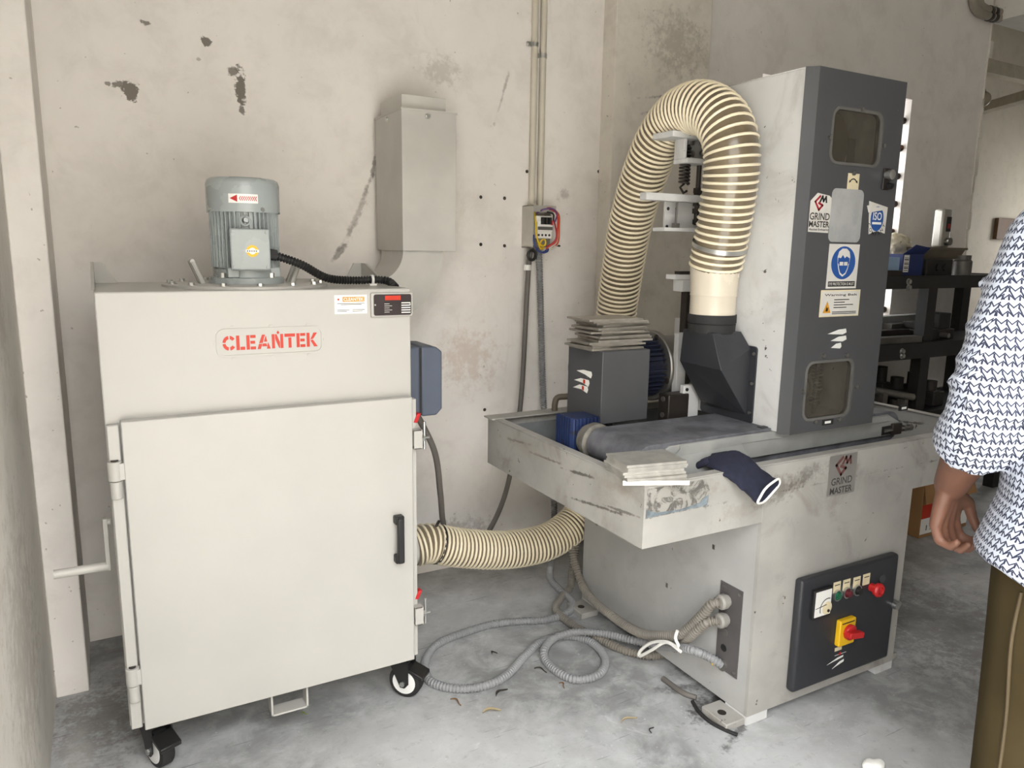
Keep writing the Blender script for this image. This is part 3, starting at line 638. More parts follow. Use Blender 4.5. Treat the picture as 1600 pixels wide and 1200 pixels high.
part('front_panel', MB().box(BX0-.0008, BX1+.0008, Yf-.0008, Yf+.012, .0295, TZ1-.001), M_TRAY, gr)
# gland plate on the left side
GL = fr((BX0, 0, 0), LEFT)
gpl = part('gland_plate', MB().poly(GL, bx_(-1.618, .132, -1.524, .425), 0, .003), simple('grey brown plate', (92, 88, 88), .5, .2), gr)
yg = 1.586
for z in (.37, .307):
    part('cable_gland', MB().lathe((BX0-.003, yg, z), (-1, 0, 0), [(0, .020), (.008, .020), (.010, .0245), (.028, .0245), (.034, .019), (.034, 0)], 12), simple('grey nylon gland', (142, 138, 132), .5), gpl)
part('blank_plug', MB().cyl((BX0-.003, yg, .262), (BX0-.006, yg, .262), .0125, n=20), M_CABLE, gpl)
part('open_hole', MB().cyl((BX0-.003, yg, .208), (BX0-.0036, yg, .208), .0125, n=20), M_BLKP, gpl)
part('cable_gland', MB().lathe((BX0-.003, yg, .150), (-1, 0, 0), [(0, .02), (.006, .02), (.006, .012), (.006, 0)], 16), M_STEEL, gpl)
for y, z in ((1.606, .41), (1.536, .41), (1.606, .147), (1.536, .147)): part('screw', MB().cyl((BX0-.003, y, z), (BX0-.005, y, z), .005, n=10), M_STEEL, gpl)
# control panel
PX0, PX1, PZ0, PZ1 = 1.826, 2.30, .078, .458
cp = part('control_panel', MB().box(PX0, PX1, Yf-.032, Yf, PZ0, PZ1), M_DG2, gr, .010, seg=3)
PF = fr((0, Yf-.032, 0), FRONT); k = (Yf-.032)
def pp(px, py): v = on(px, py, Y=k); return v.x, v.z
def pbox(mb, px0, py0, px1, py1, d): a, b = pp(px0, py1); c, e = pp(px1, py0); return mb.poly(PF, bx_(a, b, c, e), 0, d)
ax, az = pp(1281, 940)
am = part('ammeter', MB().poly(PF, bx_(ax-.042, az-.048, ax+.042, az+.048), 0, .012), M_BLK, cp, .002)
part('meter_face', MB().poly(PF, bx_(ax-.036, az-.042, ax+.036, az+.042), .012, .013), M_WHITE, am)
part('meter_scale', MB().poly(PF, arc(ax+.02, az-.02, .022, .0, 0, 360, 16), .013, .0134), M_CRM, am)
part('meter_scale', MB().poly(PF, arc(ax+.02, az-.02, .034, .031, 70, 200, 8), .013, .0134), M_BLKP, am)
part('meter_needle', MB().poly(PF, [(ax-.034, az-.012), (ax+.016, az-.006), (ax+.016, az-.009), (ax-.034, az-.014)], .0134, .0138), M_BLKP, am)
part('meter_screw', MB().poly(PF, circ(ax+.026, az-.03, .005, 12), .013, .016), M_BLK, am)
for i, (px, py) in enumerate(((1307, 921), (1322, 917), (1338, 913), (1353, 908))):
    u, v = pp(px, py); tg = part('legend_plate', MB().poly(PF, bx_(u-.017, v-.012, u+.017, v+.026), 0, .0015), M_CRM, cp)
    part('legend_print', MB().poly(PF, bx_(u-.012, v+.014, u+.012, v+.017), .0015, .0018), M_BLKP, tg)
    if i < 3:
        part('push_button', MB().lathe((u, k-.0015, v-.018), (0, -1, 0), [(0, .016), (.006, .016), (.007, .012), (.018 if i else .012, .011), (.018 if i else .012, 0)], 20), (M_GRN, simple('dark red button', (96, 30, 40), .35), M_BLK)[i], tg)
        part('button_bezel', MB().lathe((u, k-.0015, v-.018), (0, -1, 0), [(0, .0185), (.008, .0185), (.008, .0155), (0, .0155)], 20, True), M_ZINC, tg)
u, v = pp(1361, 917)
es = part('emergency_stop', MB().lathe((u, k, v), (0, -1, 0), [(0, .014), (.018, .014), (.02, .022), (.030, .024), (.036, .02), (.037, .013), (.033, .012), (.033, 0)], 28), M_RED, cp, label='red mushroom emergency stop')
u, v = pp(1372, 906); part('blank_plug', MB().cyl((u+.02, k, v), (u+.02, k-.004, v), .014, n=20), M_DG, cp)
u, v = pp(1317, 984)
ms = part('main_switch', MB().poly(PF, rrect(u-.038, u+.038, v-.045, v+.045, .006), 0, .018), M_YEL, cp, .003, label='yellow main switch plate with red rotary knob')
part('rotary_knob', MB().lathe((u+.004, k-.018, v+.002), (0, -1, 0), [(0, .026), (.012, .026), (.014, .022), (.014, 0)], 24).poly((Vector((u+.004, k-.032, v+.002)), Vector((1, 0, -.15)).normalized(), Vector((.15, 0, 1)).normalized()), rrect(-.034, .034, -.010, .010, .006), 0, .02), M_RED, ms, .002)
part('switch_print', MB().poly(PF, bx_(u-.03, v+.032, u+.03, v+.036), .018, .0184), M_BLKP, ms)
for i, (px0, py0, px1, py1) in enumerate(((1305, 1002, 1325, 1009), (1304, 1018, 1322, 1025))):
    mb = MB(); pbox(mb, px0, py0, px1, py1, .0006); part('warning_label', mb, M_WHITE, cp)
u, v = pp(1311, 1006); part('warning_mark', MB().poly(PF, [(u-.008, v-.006), (u+.006, v-.006), (u-.001, v+.008)], .0006, .001), M_YEL, cp)
u, v = pp(1312, 1021); part('warning_mark', MB().poly(PF, circ(u, v, .006, 14), .0006, .001), M_RED, cp)
u, v = pp(1308, 1014); part('warning_label', MB().poly(PF, bx_(u-.012, v-.007, u+.022, v+.006), 0, .0005), M_CRM, cp)
for px, py, L, hh in ((1306, 1030, .07, .006), (1310, 1036, .05, .008)):
    u, v = pp(px, py); part('torn_sticker', MB().poly(PF, [(u-L*.6, v-hh*1.6), (u+L*.5, v), (u+L*.5, v+hh), (u+L*.1, v+hh*.6)], 0, .0006), M_WHITE, cp)
u, v = pp(1384, 949); part('panel_lock', MB().cyl((PX1-.004, k+.01, v), (PX1-.004, k-.016, v), .012, n=16).cyl((PX1+.014, k+.02, v+.002), (PX1+.014, k-.01, v+.002), .010, n=14), M_ZINC, cp)
# conveyor
CY0, CY1, CZT = 1.578, 1.84, .912
cv = part('conveyor', MB().poly((Vector((0, CY0+.008, 0)), Vector((1, 0, 0)), Vector((0, 0, 1))), [(1.40, .83), (2.40, .83), (2.435, .845), (2.435, .868), (2.36, .905), (1.385, .905), (1.36, .89), (1.37, .87), (1.40, .86)], 0, .008).poly((Vector((0, CY1, 0)), Vector((1, 0, 0)), Vector((0, 0, 1))), [(1.34, .80), (2.40, .80), (2.44, .86), (2.36, .905), (1.34, .905)], 0, .008).box(1.45, 2.3, CY0+.01, CY1-.01, .72, .80), M_CONV, gr, .002)
n = 10; pts = [(2.385, CZT), (1.325, CZT)]; rr = .052
loop = [(2.385+rr*math.sin(math.pi*i/n), CZT-rr+rr*math.cos(math.pi*i/n)) for i in range(n+1)]+[(1.325-rr*math.sin(math.pi*i/n), CZT-rr-rr*math.cos(math.pi*i/n)) for i in range(n+1)]
part('conveyor_belt', MB().poly((Vector((0, CY1-.012, 0)), Vector((1, 0, 0)), Vector((0, 0, 1))), loop, 0, CY1-.012-CY0-.011), M_BELT, cv)
part('side_strip', MB().box(1.42, 2.36, CY0-.004, CY0, .882, .903), M_CONV, cv, .001)
part('side_guard', MB().add([(1.395, CY0-.006, .872), (1.66, CY0-.006, .88), (1.66, CY0-.006, .905), (1.43, CY0-.006, .905), (1.395, CY0-.02, .82), (1.70, CY0-.02, .82)], [(0, 1, 2, 3), (4, 5, 1, 0)]), M_CONV, cv, smooth=0)
part('tension_slot', MB().box(2.33, 2.40, CY0-.003, CY0, .835, .865), M_BLKP, cv)
part('tension_block', MB().box(2.375, 2.425, CY0-.012, CY0, .832, .872), M_DKST, cv, .003)
part('tension_bolt', MB().cyl((2.34, CY0-.006, .85), (2.49, CY0-.006, .85), .006, n=10).cyl((2.44, CY0-.006, .85), (2.452, CY0-.006, .85), .013, n=6).cyl((2.47, CY0-.006, .85), (2.482, CY0-.006, .85), .013, n=6), M_STEEL, cv)
u = on(1410, 637, Y=CY0); lb = part('black_tag', MB().box(u.x-.022, u.x+.022, CY0-.006, CY0, u.z-.009, u.z+.009), M_BLKP, cv); part('tag_print', MB().box(u.x-.013, u.x+.013, CY0-.0065, CY0-.006, u.z-.004, u.z+.004), M_WHITE, lb)
part('roller_flange', MB().lathe((1.325, CY1, .86), (0, 1, 0), [(0, .05), (.006, .058), (.03, .058), (.034, .05), (.05, .05), (.05, 0)], 32), simple('dirty cast flange', (122, 118, 110), .65, .2, var=.15, scale=30), cv)
gm = part('gearmotor', MB().box(1.275, 1.375, 1.905, 2.0, .80, .925).cyl((1.325, 1.885, .86), (1.325, 1.91, .86), .045), M_BLUE, cv, .004, label='blue ribbed gearmotor')
mb = MB(); [mb.box(1.263, 1.276, 1.908+i*.013, 1.913+i*.013, .80, .928) for i in range(7)]; [mb.box(1.278+i*.014, 1.283+i*.014, 1.897, 1.906, .80, .925) for i in range(7)]
part('cooling_fins', mb, M_BLUE, gm, smooth=0)
# drive housing (charcoal box) with torn labels on its left side
bxh = part('drive_housing', MB().box(1.373, 1.562, 1.90, 2.097, .90, 1.134), M_DG, gr, .002)
part('housing_bracket', MB().box(1.46, 1.55, 1.95, 2.08, .70, .90), M_TRAYIN, gr)
BL = fr((1.373, 2.0, 1.02), LEFT)
for i, (px, py) in enumerate(((917, 582), (913, 595), (911, 605))):
    q = on(px, py, X=1.373); uu, vv = 2.0-q.y, q.z-1.02
    part('torn_label', MB().poly(BL, [(uu-.06, vv-.002-.004*i), (uu-.01, vv-.008), (uu+.024, vv-.016), (uu+.03, vv-.004), (uu+.026, vv+.006), (uu-.02, vv+.006)], 0, .0006), M_WHITE, bxh, smooth=0)
    if i: part('label_print', MB().poly(BL, [(uu-.006, vv-.008), (uu+.006, vv-.01), (uu+.006, vv+.004), (uu-.006, vv+.004)], .0006, .0009), M_ORANGE, bxh, smooth=0)
# spindle motor behind
MY, MZ = 2.13, 1.035
mt = part('spindle_motor', MB().lathe((1.45, MY, MZ), (1, 0, 0), [(0, 0), (0, .085), (.01, .094), (.29, .094), (.29, 0)], 36), M_NAVY, gr)
mb = MB()
for kk in range(36):
    a = 2*math.pi*kk/36; d = Vector((0, math.cos(a), math.sin(a))); tt = Vector((0, -d.z, d.y))*.002; p = Vector((0, MY, MZ))
    qd = [p+d*.092-tt, p+d*.112-tt, p+d*.112+tt, p+d*.092+tt]; mb.hull8([x+Vector((1.47, 0, 0)) for x in qd], [x+Vector((1.74, 0, 0)) for x in qd])
part('cooling_fins', mb, M_NAVY, mt, smooth=0)
part('motor_flange', MB().lathe((1.745, MY, MZ), (1, 0, 0), [(0, .07), (0, .125), (.004, .129), (.022, .129), (.026, .112), (.05, .108), (.12, .108), (.12, .07)], 44, True), M_STEEL, mt)
for a in (20, 110, 200, 290):
    a = math.radians(a); b = MB(); hexbolt(b, (1.745, MY+.116*math.cos(a), MZ+.116*math.sin(a)), (-1, 0, 0), .007, .007); part('bolt', b, M_DKST, mt)
part('motor_mount', MB().box(1.758, 1.80, 1.99, 2.012, .87, 1.168).box(1.92, 2.1, 1.94, 2.2, .88, 1.2), M_GW, gr, .002)
part('bearing_block', MB().box(1.652, 1.742, 1.90, 1.955, .86, .972), M_DKST, gr, .004)
for z in (.955, .90): part('block_screw', MB().cyl((1.6535, 1.928, z), (1.648, 1.928, z), .009, n=12), M_STEEL, gr)
part('support_bracket', MB().box(1.72, 1.79, 1.905, 1.925, .87, 1.00), M_GW, gr, .002)
part('bracket_screw', MB().cyl((1.733, 1.906, .985), (1.733, 1.902, .985), .006, n=12), M_BLKP, gr)
# column: hollow white cabinet with grey door
CX0, CX1, CF, CBK, KZ0, KZ1 = 1.80, 2.222, 1.565, 1.935, .905, 1.967
th = .012
colm = part('column', MB().box(CX0, CX0+th, CF, CBK, KZ0, KZ1).box(CX1-th, CX1, CF, CBK, KZ0, KZ1).box(CX0+th, CX1-th, CBK-th, CBK, KZ0, KZ1).box(CX0, CX1, CF, CBK, KZ1, KZ1+.004).box(CX0+th, CX1-th, CF+.004, CBK-th, KZ0, KZ0+.012), M_GW, gr, .002)
DF = fr((0, 1.545, 0), FRONT); dk = 1.545
def dp(px, py): v = on(px, py, Y=dk); return v.x, v.z
w1 = (1.905, 2.125, 1.715, 1.868); w2 = (1.885, 2.10, .938, 1.118)
cdoor = plate_holes('column_door', DF, bx_(1.832, .897, 2.226, 1.972), [rrect(*w1, .028), rrect(*w2, .028)], -.02, 0, M_DG, gr)
part('door_edge', MB().add([(1.797, 1.565, .9), (1.832, 1.545, .897), (1.832, 1.565, .897), (1.797, 1.565, 1.970), (1.832, 1.545, 1.972), (1.832, 1.565, 1.972)], [(0, 2, 1), (3, 4, 5), (0, 1, 4, 3), (0, 3, 5, 2), (1, 2, 5, 4)]), M_DG, cdoor, smooth=0)
t = NT('dusty window glass'); tr = t.n('ShaderNodeBsdfTransparent'); gl = t.n('ShaderNodeBsdfPrincipled'); mx = t.n('ShaderNodeMixShader')
tr.inputs[0].default_value = (.8, .78, .74, 1); gl.inputs['Base Color'].default_value = rgb(104, 98, 88); gl.inputs['Roughness'].default_value = .12
t.l(t.math('MULTIPLY_ADD', t.noise(9, 6, .7, .8), .4), mx.inputs[0]); [x for x in t.t.nodes if x.type == 'MATH'][-1].inputs[2].default_value = .06
t.l(tr.outputs[0], mx.inputs[1]); t.l(gl.outputs[0], mx.inputs[2]); t.l(mx.outputs[0], t.out.inputs[0]); M_GLASS = t.m
for wn in (w1, w2):
    a, b, c, d = wn
    pn = part('window_pane', MB().poly(DF, rrect(a-.004, b+.004, c-.004, d+.004, .03), -.010, -.006), M_GLASS, cdoor)
    plate_holes('window_gasket', DF, rrect(a-.005, b+.005, c-.005, d+.005, .032), [rrect(a+.003, b-.003, c+.003, d-.003, .026)], -.004, .0025, simple('grey gasket', (100, 98, 94), .6), cdoor)
for px, py in ((1346, 172), (1296, 215), (1380, 228), (1333, 271), (1286, 556), (1322, 555), (1254, 612), (1337, 604), (1273, 659), (1310, 655)):
    u, v = dp(px, py); part('door_screw', MB().cyl((u, dk+.001, v), (u, dk-.006, v), .0065, n=12), M_STEEL, cdoor)
# things seen through the panes
ins = part('belt_drum', MB().lathe((2.02, 1.64, 1.79), (0, 1, 0), [(0, 0), (0, .085), (.01, .095), (.2, .095), (.2, 0)], 32), simple('dark drum', (112, 106, 100), .5), gr)
part('drum_stripe', MB().box(2.06, 2.085, 1.60, 1.61, 1.72, 1.80), M_STEEL, ins)
mb = MB().lathe((1.965, 1.62, 1.02), (0, 1, 0), [(0, .038), (0, .048), (.012, .048), (.012, .038)], 24, True).cyl((1.965, 1.62, 1.02), (1.965, 1.632, 1.02), .03, n=20)
dl = part('adjuster_disc', mb, M_STEEL, gr)
part('adjuster_disc', MB().cyl((1.94, 1.63, 1.075), (1.94, 1.66, 1.075), .03, n=18).cyl((1.99, 1.63, 1.08), (1.99, 1.65, 1.08), .02, n=18), M_DKST, gr)
mb = MB().tube([(2.04+.016*math.cos(a), 1.63+.016*math.sin(a), .955+a/ (2*math.pi)*.012) for a in [i*.5 for i in range(140)]], .003, 6); part('adjuster_spring', mb, M_STEEL, gr)
part('adjuster_screw', MB().cyl((2.04, 1.63, .93), (2.04, 1.63, 1.13), .007, n=12), M_STEEL, gr)
part('inner_plate', MB().box(1.9, 1.93, 1.64, 1.66, .93, 1.08).box(1.9, 2.0, 1.62, 1.64, 1.72, 1.735), M_CONV, gr)
# latch of the column door
u, v = dp(1382, 276); lt = part('door_latch', MB().box(u-.010, u+.022, dk-.006, dk, v-.04, v+.025), M_DKST, cdoor, .003); part('latch_knob', MB().lathe((u, dk-.006, v+.004), (0, -1, 0), [(0, .012), (.008, .012), (.010, .015), (.022, .015), (.024, .01), (.024, 0)], 18), M_ZINC, lt); part('latch_lever', MB().cyl((u+.01, dk-.006, v-.026), (u+.012, dk-.022, v-.03), .009, n=12), M_BLK, lt)
# labels on the column door
M_STK = simple('off white sticker', (214, 210, 202), .5, var=.04)
u0, v0 = dp(1260, 363); u1, v1 = dp(1301, 304); u0 = 1.826
lab = part('maker_sticker', MB().poly(DF, [(u0+.012, v0+.002), (u1-.006, v0), (u1, v1-.012), (u1-.014, v1-.004), (u0+.04, v1+.002), (u0+.012, v1-.022)], 0, .0006), M_STK, cdoor)
uc = (u0+.008+u1)/2; gm_logo(DF, uc-.004, v1-.026, .044, lab, simple('crimson print', (168, 34, 48), .5), M_BLKP, .0006)
hgt = v1-v0
lettering('sticker_lettering', 'GRIND', DF, uc, v0+hgt*.42, .086, .021, M_BLKP, lab, .001, .015)
lettering('sticker_lettering', 'MASTER', DF, uc, v0+hgt*.22, .088, .018, M_BLKP, lab, .001, .025)
lettering('sticker_lettering', 'Absolute Engineering', DF, uc, v0+hgt*.075, .086, .009, M_BLKP, lab, .001, .02)
ua, va = dp(1333, 284); al = part('arrow_label', MB().poly(DF, bx_(ua-.026, va-.024, ua+.026, va+.024), 0, .0006), M_CRM, cdoor)
part('arrow_print', MB().poly(DF, arc(ua, va-.008, .018, .0145, 30, 150, 8), .0006, .001), M_BLKP, al, smooth=0)
for s in (-1, 1): part('arrow_print', MB().poly(DF, [(ua+s*.02, va-.004), (ua+s*.011, va-.001), (ua+s*.017, va+.005)], .0006, .001), M_BLKP, al, smooth=0)
a0, b0 = dp(1300, 380); a1, b1 = dp(1354, 296)
part('blank_panel', MB().poly(DF, rrect(1.928, 2.072, b0+.004, b1-.003, .018), 0, .0012), simple('scuffed light grey sticker', (168, 168, 166), .45, var=.06, scale=20, dirt=.4), cdoor)
q = [dp(1356, 317), dp(1386, 322), dp(1383, 365), dp(1369, 361), dp(1357, 367)]
iso = part('certificate_sticker', MB().poly(DF, [dp(1357, 366), dp(1370, 361), dp(1382, 365), dp(1387, 324), dp(1358, 314)], 0, .0006), M_STK, cdoor)
ic = dp(1370, 342); M_CBL = simple('royal blue print', (36, 82, 152), .45, var=.03)
part('certificate_disc', MB().poly(DF, circ(ic[0], ic[1], .031, 28, .038), .0006, .001), M_CBL, iso, smooth=0)
lettering('certificate_lettering', 'ISO', DF, ic[0], ic[1]+.008, .042, .024, M_WHITE, iso, .0014, .01)
part('certificate_line', MB().poly(DF, bx_(ic[0]-.022, ic[1]-.017, ic[0]+.022, ic[1]-.010), .001, .0014), M_WHITE, iso)
cw = 'COMPANY'
for i, ch in enumerate(cw):
    a = math.radians(205+i*130/6); lettering('certificate_lettering', ch, DF, ic[0]+.039*math.cos(a), ic[1]+.047*math.sin(a), None, .012, M_BLKP, iso, .001, .01, rot=a+math.pi/2)
g0, h0 = dp(1359, 326); part('grey_tape', MB().poly(DF, [(g0-.006, h0-.012), (g0+.062, h0-.002), (g0+.072, h0+.008), (g0, h0+.004), (g0-.004, h0+.012), (g0-.016, h0+.008)], .001, .006), M_STK, iso, smooth=0)
e0, f0 = dp(1297, 451); e1, f1 = dp(1342, 382); e0 = 1.937; e1 = 2.076
ey = part('eye_protection_sign', MB().poly(DF, bx_(e0, f0, e1, f1), 0, .0008), M_STK, cdoor)
ec = ((e0+e1)/2, f0+.078)
part('sign_disc', MB().poly(DF, circ(ec[0], ec[1], .055, 36, .050), .0008, .0011), M_CBL, ey, smooth=0)
hd = [(0, -.042), (.014, -.034), (.022, -.018), (.027, .0), (.029, .018), (.024, .034), (.01, .043), (-.01, .043), (-.024, .034), (-.029, .018), (-.027, .0), (-.022, -.018), (-.014, -.034)]
part('sign_face', MB().poly(DF, [(ec[0]+a, ec[1]+b) for a, b in hd], .0011, .0014), M_STK, ey, smooth=0)
part('sign_face', MB().poly(DF, [(ec[0]+a*.86, ec[1]+b*.86) for a, b in [p for p in hd if p[1] < .01]], .0014, .0017), M_CBL, ey, smooth=0)
part('sign_face', MB().poly(DF, [(ec[0]+a, ec[1]+b) for a, b in ((-.026, -.002), (.026, -.002), (.026, .014), (.012, .02), (.004, .014), (-.006, .024), (-.014, .014), (-.026, .016))], .0014, .0017), M_CBL, ey, smooth=0)
for s in (-1, 1): part('sign_goggle', MB().poly(DF, bx_(ec[0]+s*.010-.008, ec[1]-.008, ec[0]+s*.010+.008, ec[1]+.003), .0017, .002), M_STK, ey, smooth=0)
part('sign_caption', MB().poly(DF, bx_(e0+.008, f0+.006, e1-.008, f0+.022), .0008, .0011), M_BLKP, ey, smooth=0)
lettering('sign_lettering', 'EYE PROTECTION IS MUST', DF, ec[0], f0+.014, .116, .009, M_STK, ey, .0014, .01)
wr = part('warning_sticker', MB().poly(DF, bx_(1.918, 1.258, 2.100, 1.340), 0, .0007), M_CRM, cdoor)
part('sticker_field', MB().poly(DF, bx_(1.922, 1.262, 2.096, 1.336), .0007, .0009), M_STK, wr)
part('warning_triangle', MB().poly(DF, [(1.932, 1.270), (1.968, 1.270), (1.950, 1.306)], .0009, .0012), simple('amber print', (214, 152, 44), .5), wr, smooth=0)
part('warning_triangle', MB().poly(DF, [(1.944, 1.275), (1.948, 1.292), (1.951, 1.284), (1.957, 1.289), (1.954, 1.275)], .0012, .0014), M_BLKP, wr, smooth=0)
lettering('sticker_lettering', 'Warning Belt', DF, 2.010, 1.324, .15, .009, M_BLKP, wr, .0011, .012)
for i, (a, b) in enumerate(((1.98, 2.05), (1.98, 2.03), (1.98, 2.07), (1.98, 2.04))):
    v = 1.310-i*.008; part('sticker_line', MB().poly(DF, bx_(a, v-.0013, b, v+.0013), .0009, .0011), M_BLKP, wr)
for v in (1.272, 1.267): part('sticker_line', MB().poly(DF, bx_(1.975, v-.0012, 2.088, v+.0012), .0009, .0011), M_BLKP, wr)
for i, (px, py) in enumerate(((1310, 518), (1310, 529), (1306, 540))):
    u, v = dp(px, py); part('torn_label', MB().poly(DF, [(u-.05+.014*i, v-.006), (u+.02, v-.010), (u+.038-.012*(i == 2), v-.004), (u+.034-.012*(i == 2), v+.008), (u, v+.006)], 0, .0007), M_WHITE, cdoor, smooth=0)
u, v = dp(1293, 660); lb = part('black_tag', MB().poly(DF, bx_(u-.026, v-.008, u+.026, v+.010), 0, .001), M_BLKP, cdoor); part('tag_print', MB().poly(DF, bx_(u-.014, v-.003, u+.014, v+.005), .001, .0014), M_WHITE, lb)
part('column_catch', MB().box(1.77, 1.80, 1.60, 1.62, .895, .915), M_BLK, gr, .002)
# extraction hood on the left of the column
hp_ = part('hood_plate', MB().poly(fr((CX0, 0, 0), LEFT), rrect(-1.90, -1.665, .908, 1.158, .012), 0, .006), M_DG2, gr)
xh = 1.672
A = [(1.664, 1.728, 1.20), (1.786, 1.728, 1.20), (1.786, 1.862, 1.20), (1.664, 1.862, 1.20)]
B = [(xh, 1.69, 1.088), (1.794, 1.69, 1.15), (1.794, 1.88, 1.15), (xh, 1.88, 1.092)]
Cc = [(1.79, 1.69, .938), (1.795, 1.69, .938), (1.795, 1.88, .93), (1.772, 1.88, .95)]
hd_ = MB().add(A+B+Cc, [(3, 2, 1, 0), (8, 9, 10, 11), (0, 1, 5, 4), (1, 2, 6, 5), (2, 3, 7, 6), (3, 0, 4, 7), (4, 5, 9, 8), (5, 6, 10, 9), (6, 7, 11, 10), (7, 4, 8, 11)])
hood = part('extraction_hood', hd_, M_DG2, gr, .0015, smooth=0)
for y, z in ((1.674, 1.135), (1.676, .945), (1.674, 1.04)): part('hood_screw', MB().cyl((CX0-.006, y, z), (CX0-.010, y, z), .005, n=10), M_STEEL, hp_)
part('hood_collar', MB().lathe((1.722, 1.795, 1.195), (0, 0, 1), [(0, .07), (0, .074), (.028, .0755), (.029, .073), (.031, .073), (.032, .0765), (.058, .0765), (.058, .06)], 36), M_RUB, hood)
# belt tension mechanism behind the column
MYc = 2.0
def mp(px, py, Y=MYc): return on(px, py, Y=Y)
def mbx(mb, px0, py0, px1, py1, y0, y1):
    a = mp(px0, py1, y0); b = mp(px1, py0, y0); return mb.box(a.x, b.x, y0, y1, a.z, b.z)
ten = part('tension_bracket', mbx(mbx(mbx(MB(), 1052, 208, 1098, 213, 1.936, 2.04), 1068, 213, 1075, 254, 1.95, 2.0), 1074, 249, 1110, 254, 1.93, 2.0), M_GW, gr, .003)
tp = part('tension_plate', mbx(MB(), 1074, 214, 1104, 250, 1.985, 2.0), M_CONV, gr, .002)
for px, py in ((1082, 223), (1096, 223), (1082, 240), (1096, 240)):
    q = mp(px, py, 1.985); b = MB(); hexbolt(b, q, (0, -1, 0), .007, .006); part('bolt', b, M_STEEL, tp)
s0, s1 = mp(1066, 228), mp(1062, 288); cx, cy = (s0.x+s1.x)/2, MYc-.02; turns = 11; Ns = turns*14
mb = MB().tube([(cx+.016*math.cos(i/14*2*math.pi), cy+.016*math.sin(i/14*2*math.pi), s0.z+(s1.z-s0.z)*i/Ns) for i in range(Ns+1)], .0042, 7)
mb.tube([(cx, cy, s1.z), (cx-.016, cy, s1.z-.012), (cx, cy, s1.z-.03), (cx+.014, cy, s1.z-.022)], .0042, 7)
part('tension_spring', mb, M_DKST, gr)
part('tension_arm', mbx(MB(), 1010, 306, 1108, 312, 1.95, 1.985), M_GW, gr, .002)
r0, r1 = mp(1093, 255, 1.97), mp(1091, 352, 1.97)
rod = part('threaded_rod', MB().cyl(r0, (r0.x, r0.y, r1.z), .0085, n=14), M_DKST, gr)
for py, rr_ in ((298, .017), (304, .015), (318, .016), (330, .017), (347, .014)):
    q = mp(1092, py, 1.97); part('rod_nut', MB().cyl((r0.x, 1.97, q.z-.008), (r0.x, 1.97, q.z+.008), rr_, n=6), M_DKST, rod)
mpl = part('mount_plate', mbx(mbx(MB(), 1038, 318, 1092, 361, 2.02, 2.03), 1038, 357, 1092, 361, 1.96, 2.02), M_GW, gr, .001)
for px, py in ((1044, 326), (1057, 326), (1042, 354)):
    q = mp(px, py, 2.02); part('plate_hole', MB().cyl((q.x, 2.0195, q.z), (q.x, 2.021, q.z), .006, n=12), M_BLKP, mpl)
h0, h1 = mp(1058, 312, 1.975), mp(1058, 352, 1.975)
part('hook_bolt', MB().cyl(h0, (h0.x, h0.y, h1.z), .004, n=8).cyl((h0.x, h0.y, h1.z-.008), (h0.x, h0.y, h1.z+.006), .015, n=6), M_STEEL, mpl)
cl_ = part('guide_clamp', mbx(mbx(MB(), 1055, 429, 1086, 437, 2.0, 2.05), 1066, 437, 1084, 456, 2.0, 2.05), M_GW, gr, .002)
part('clamp_nut', mbx(MB(), 1063, 424, 1086, 429, 2.01, 2.04), M_DKST, cl_)
part('guide_post', mbx(MB(), 1070, 456, 1081, 522, 2.01, 2.04), M_DKST, gr)
# supply pipe elbow at the back rim
e0 = on(867, 632, Y=2.36)
pth = spline([(e0.x, 2.36, TZ1), (e0.x, 2.36, e0.z+.002), (e0.x+.012, 2.36, e0.z+.026), (e0.x+.05, 2.34, e0.z+.032), (e0.x+.08, 2.32, e0.z+.05), (e0.x+.16, 2.29, e0.z+.06)], .008)
part('supply_pipe', MB().tube(pth, .012, 12), simple('brown grey pipe', (112, 102, 88), .5), gr)
# ------------------------------------------------------------------ flexible extraction hose
t = NT('smoky hose wall'); M_HOSE = t.set(t.mix(t.ramp(t.noise(7, 4), .3, .7), rgb(100, 88, 70), rgb(124, 111, 90)), .28, 0., **{'Coat Weight': .3})
M_RIB = simple('cream hose rib', (240, 228, 200), .35, var=.02)
up = [(1.722, 1.795, 1.40)]+[tuple(on(x, y, Y=Y)) for x, y, Y in ((1132, 345, 1.755), (1143, 262, 1.728), (1139, 212, 1.745), (1120, 180, 1.81), (1090, 168, 1.91), (1057, 183, 2.03), (1027, 225, 2.14), (1003, 285, 2.25), (984, 355, 2.36), (972, 425, 2.45), (963, 490, 2.515))]
lo = [tuple(on(x, y, Y=Y)) for x, y, Y in ((912, 795, 2.50), (890, 824, 2.485), (850, 848, 2.47), (790, 859, 2.47), (720, 856, 2.47))]+[(hp.x+.04, 2.47, hp.z), (hp.x-.03, 2.47, hp.z)]
path = up+[(1.875, 2.525, 1.0), (1.865, 2.525, .78), (1.835, 2.52, .56)]+lo
hs = root('extraction_hose', (hp.x, 2.47, 0), 'cream ribbed flexible hose arching over the grinder from collector to hood', 'hose')
P = spline(path, .012); N = len(P); rf = lambda i: .079 if i < N*.55 else .079-.008*min(1, (i-N*.55)/(N*.15))
mb = MB(); mb.tube(P, .08, 28, False, rf); FRM = mb.fr; part('hose_wall', mb, M_HOSE, hs)
hel = []; per = 22; L = 0; step = .0125
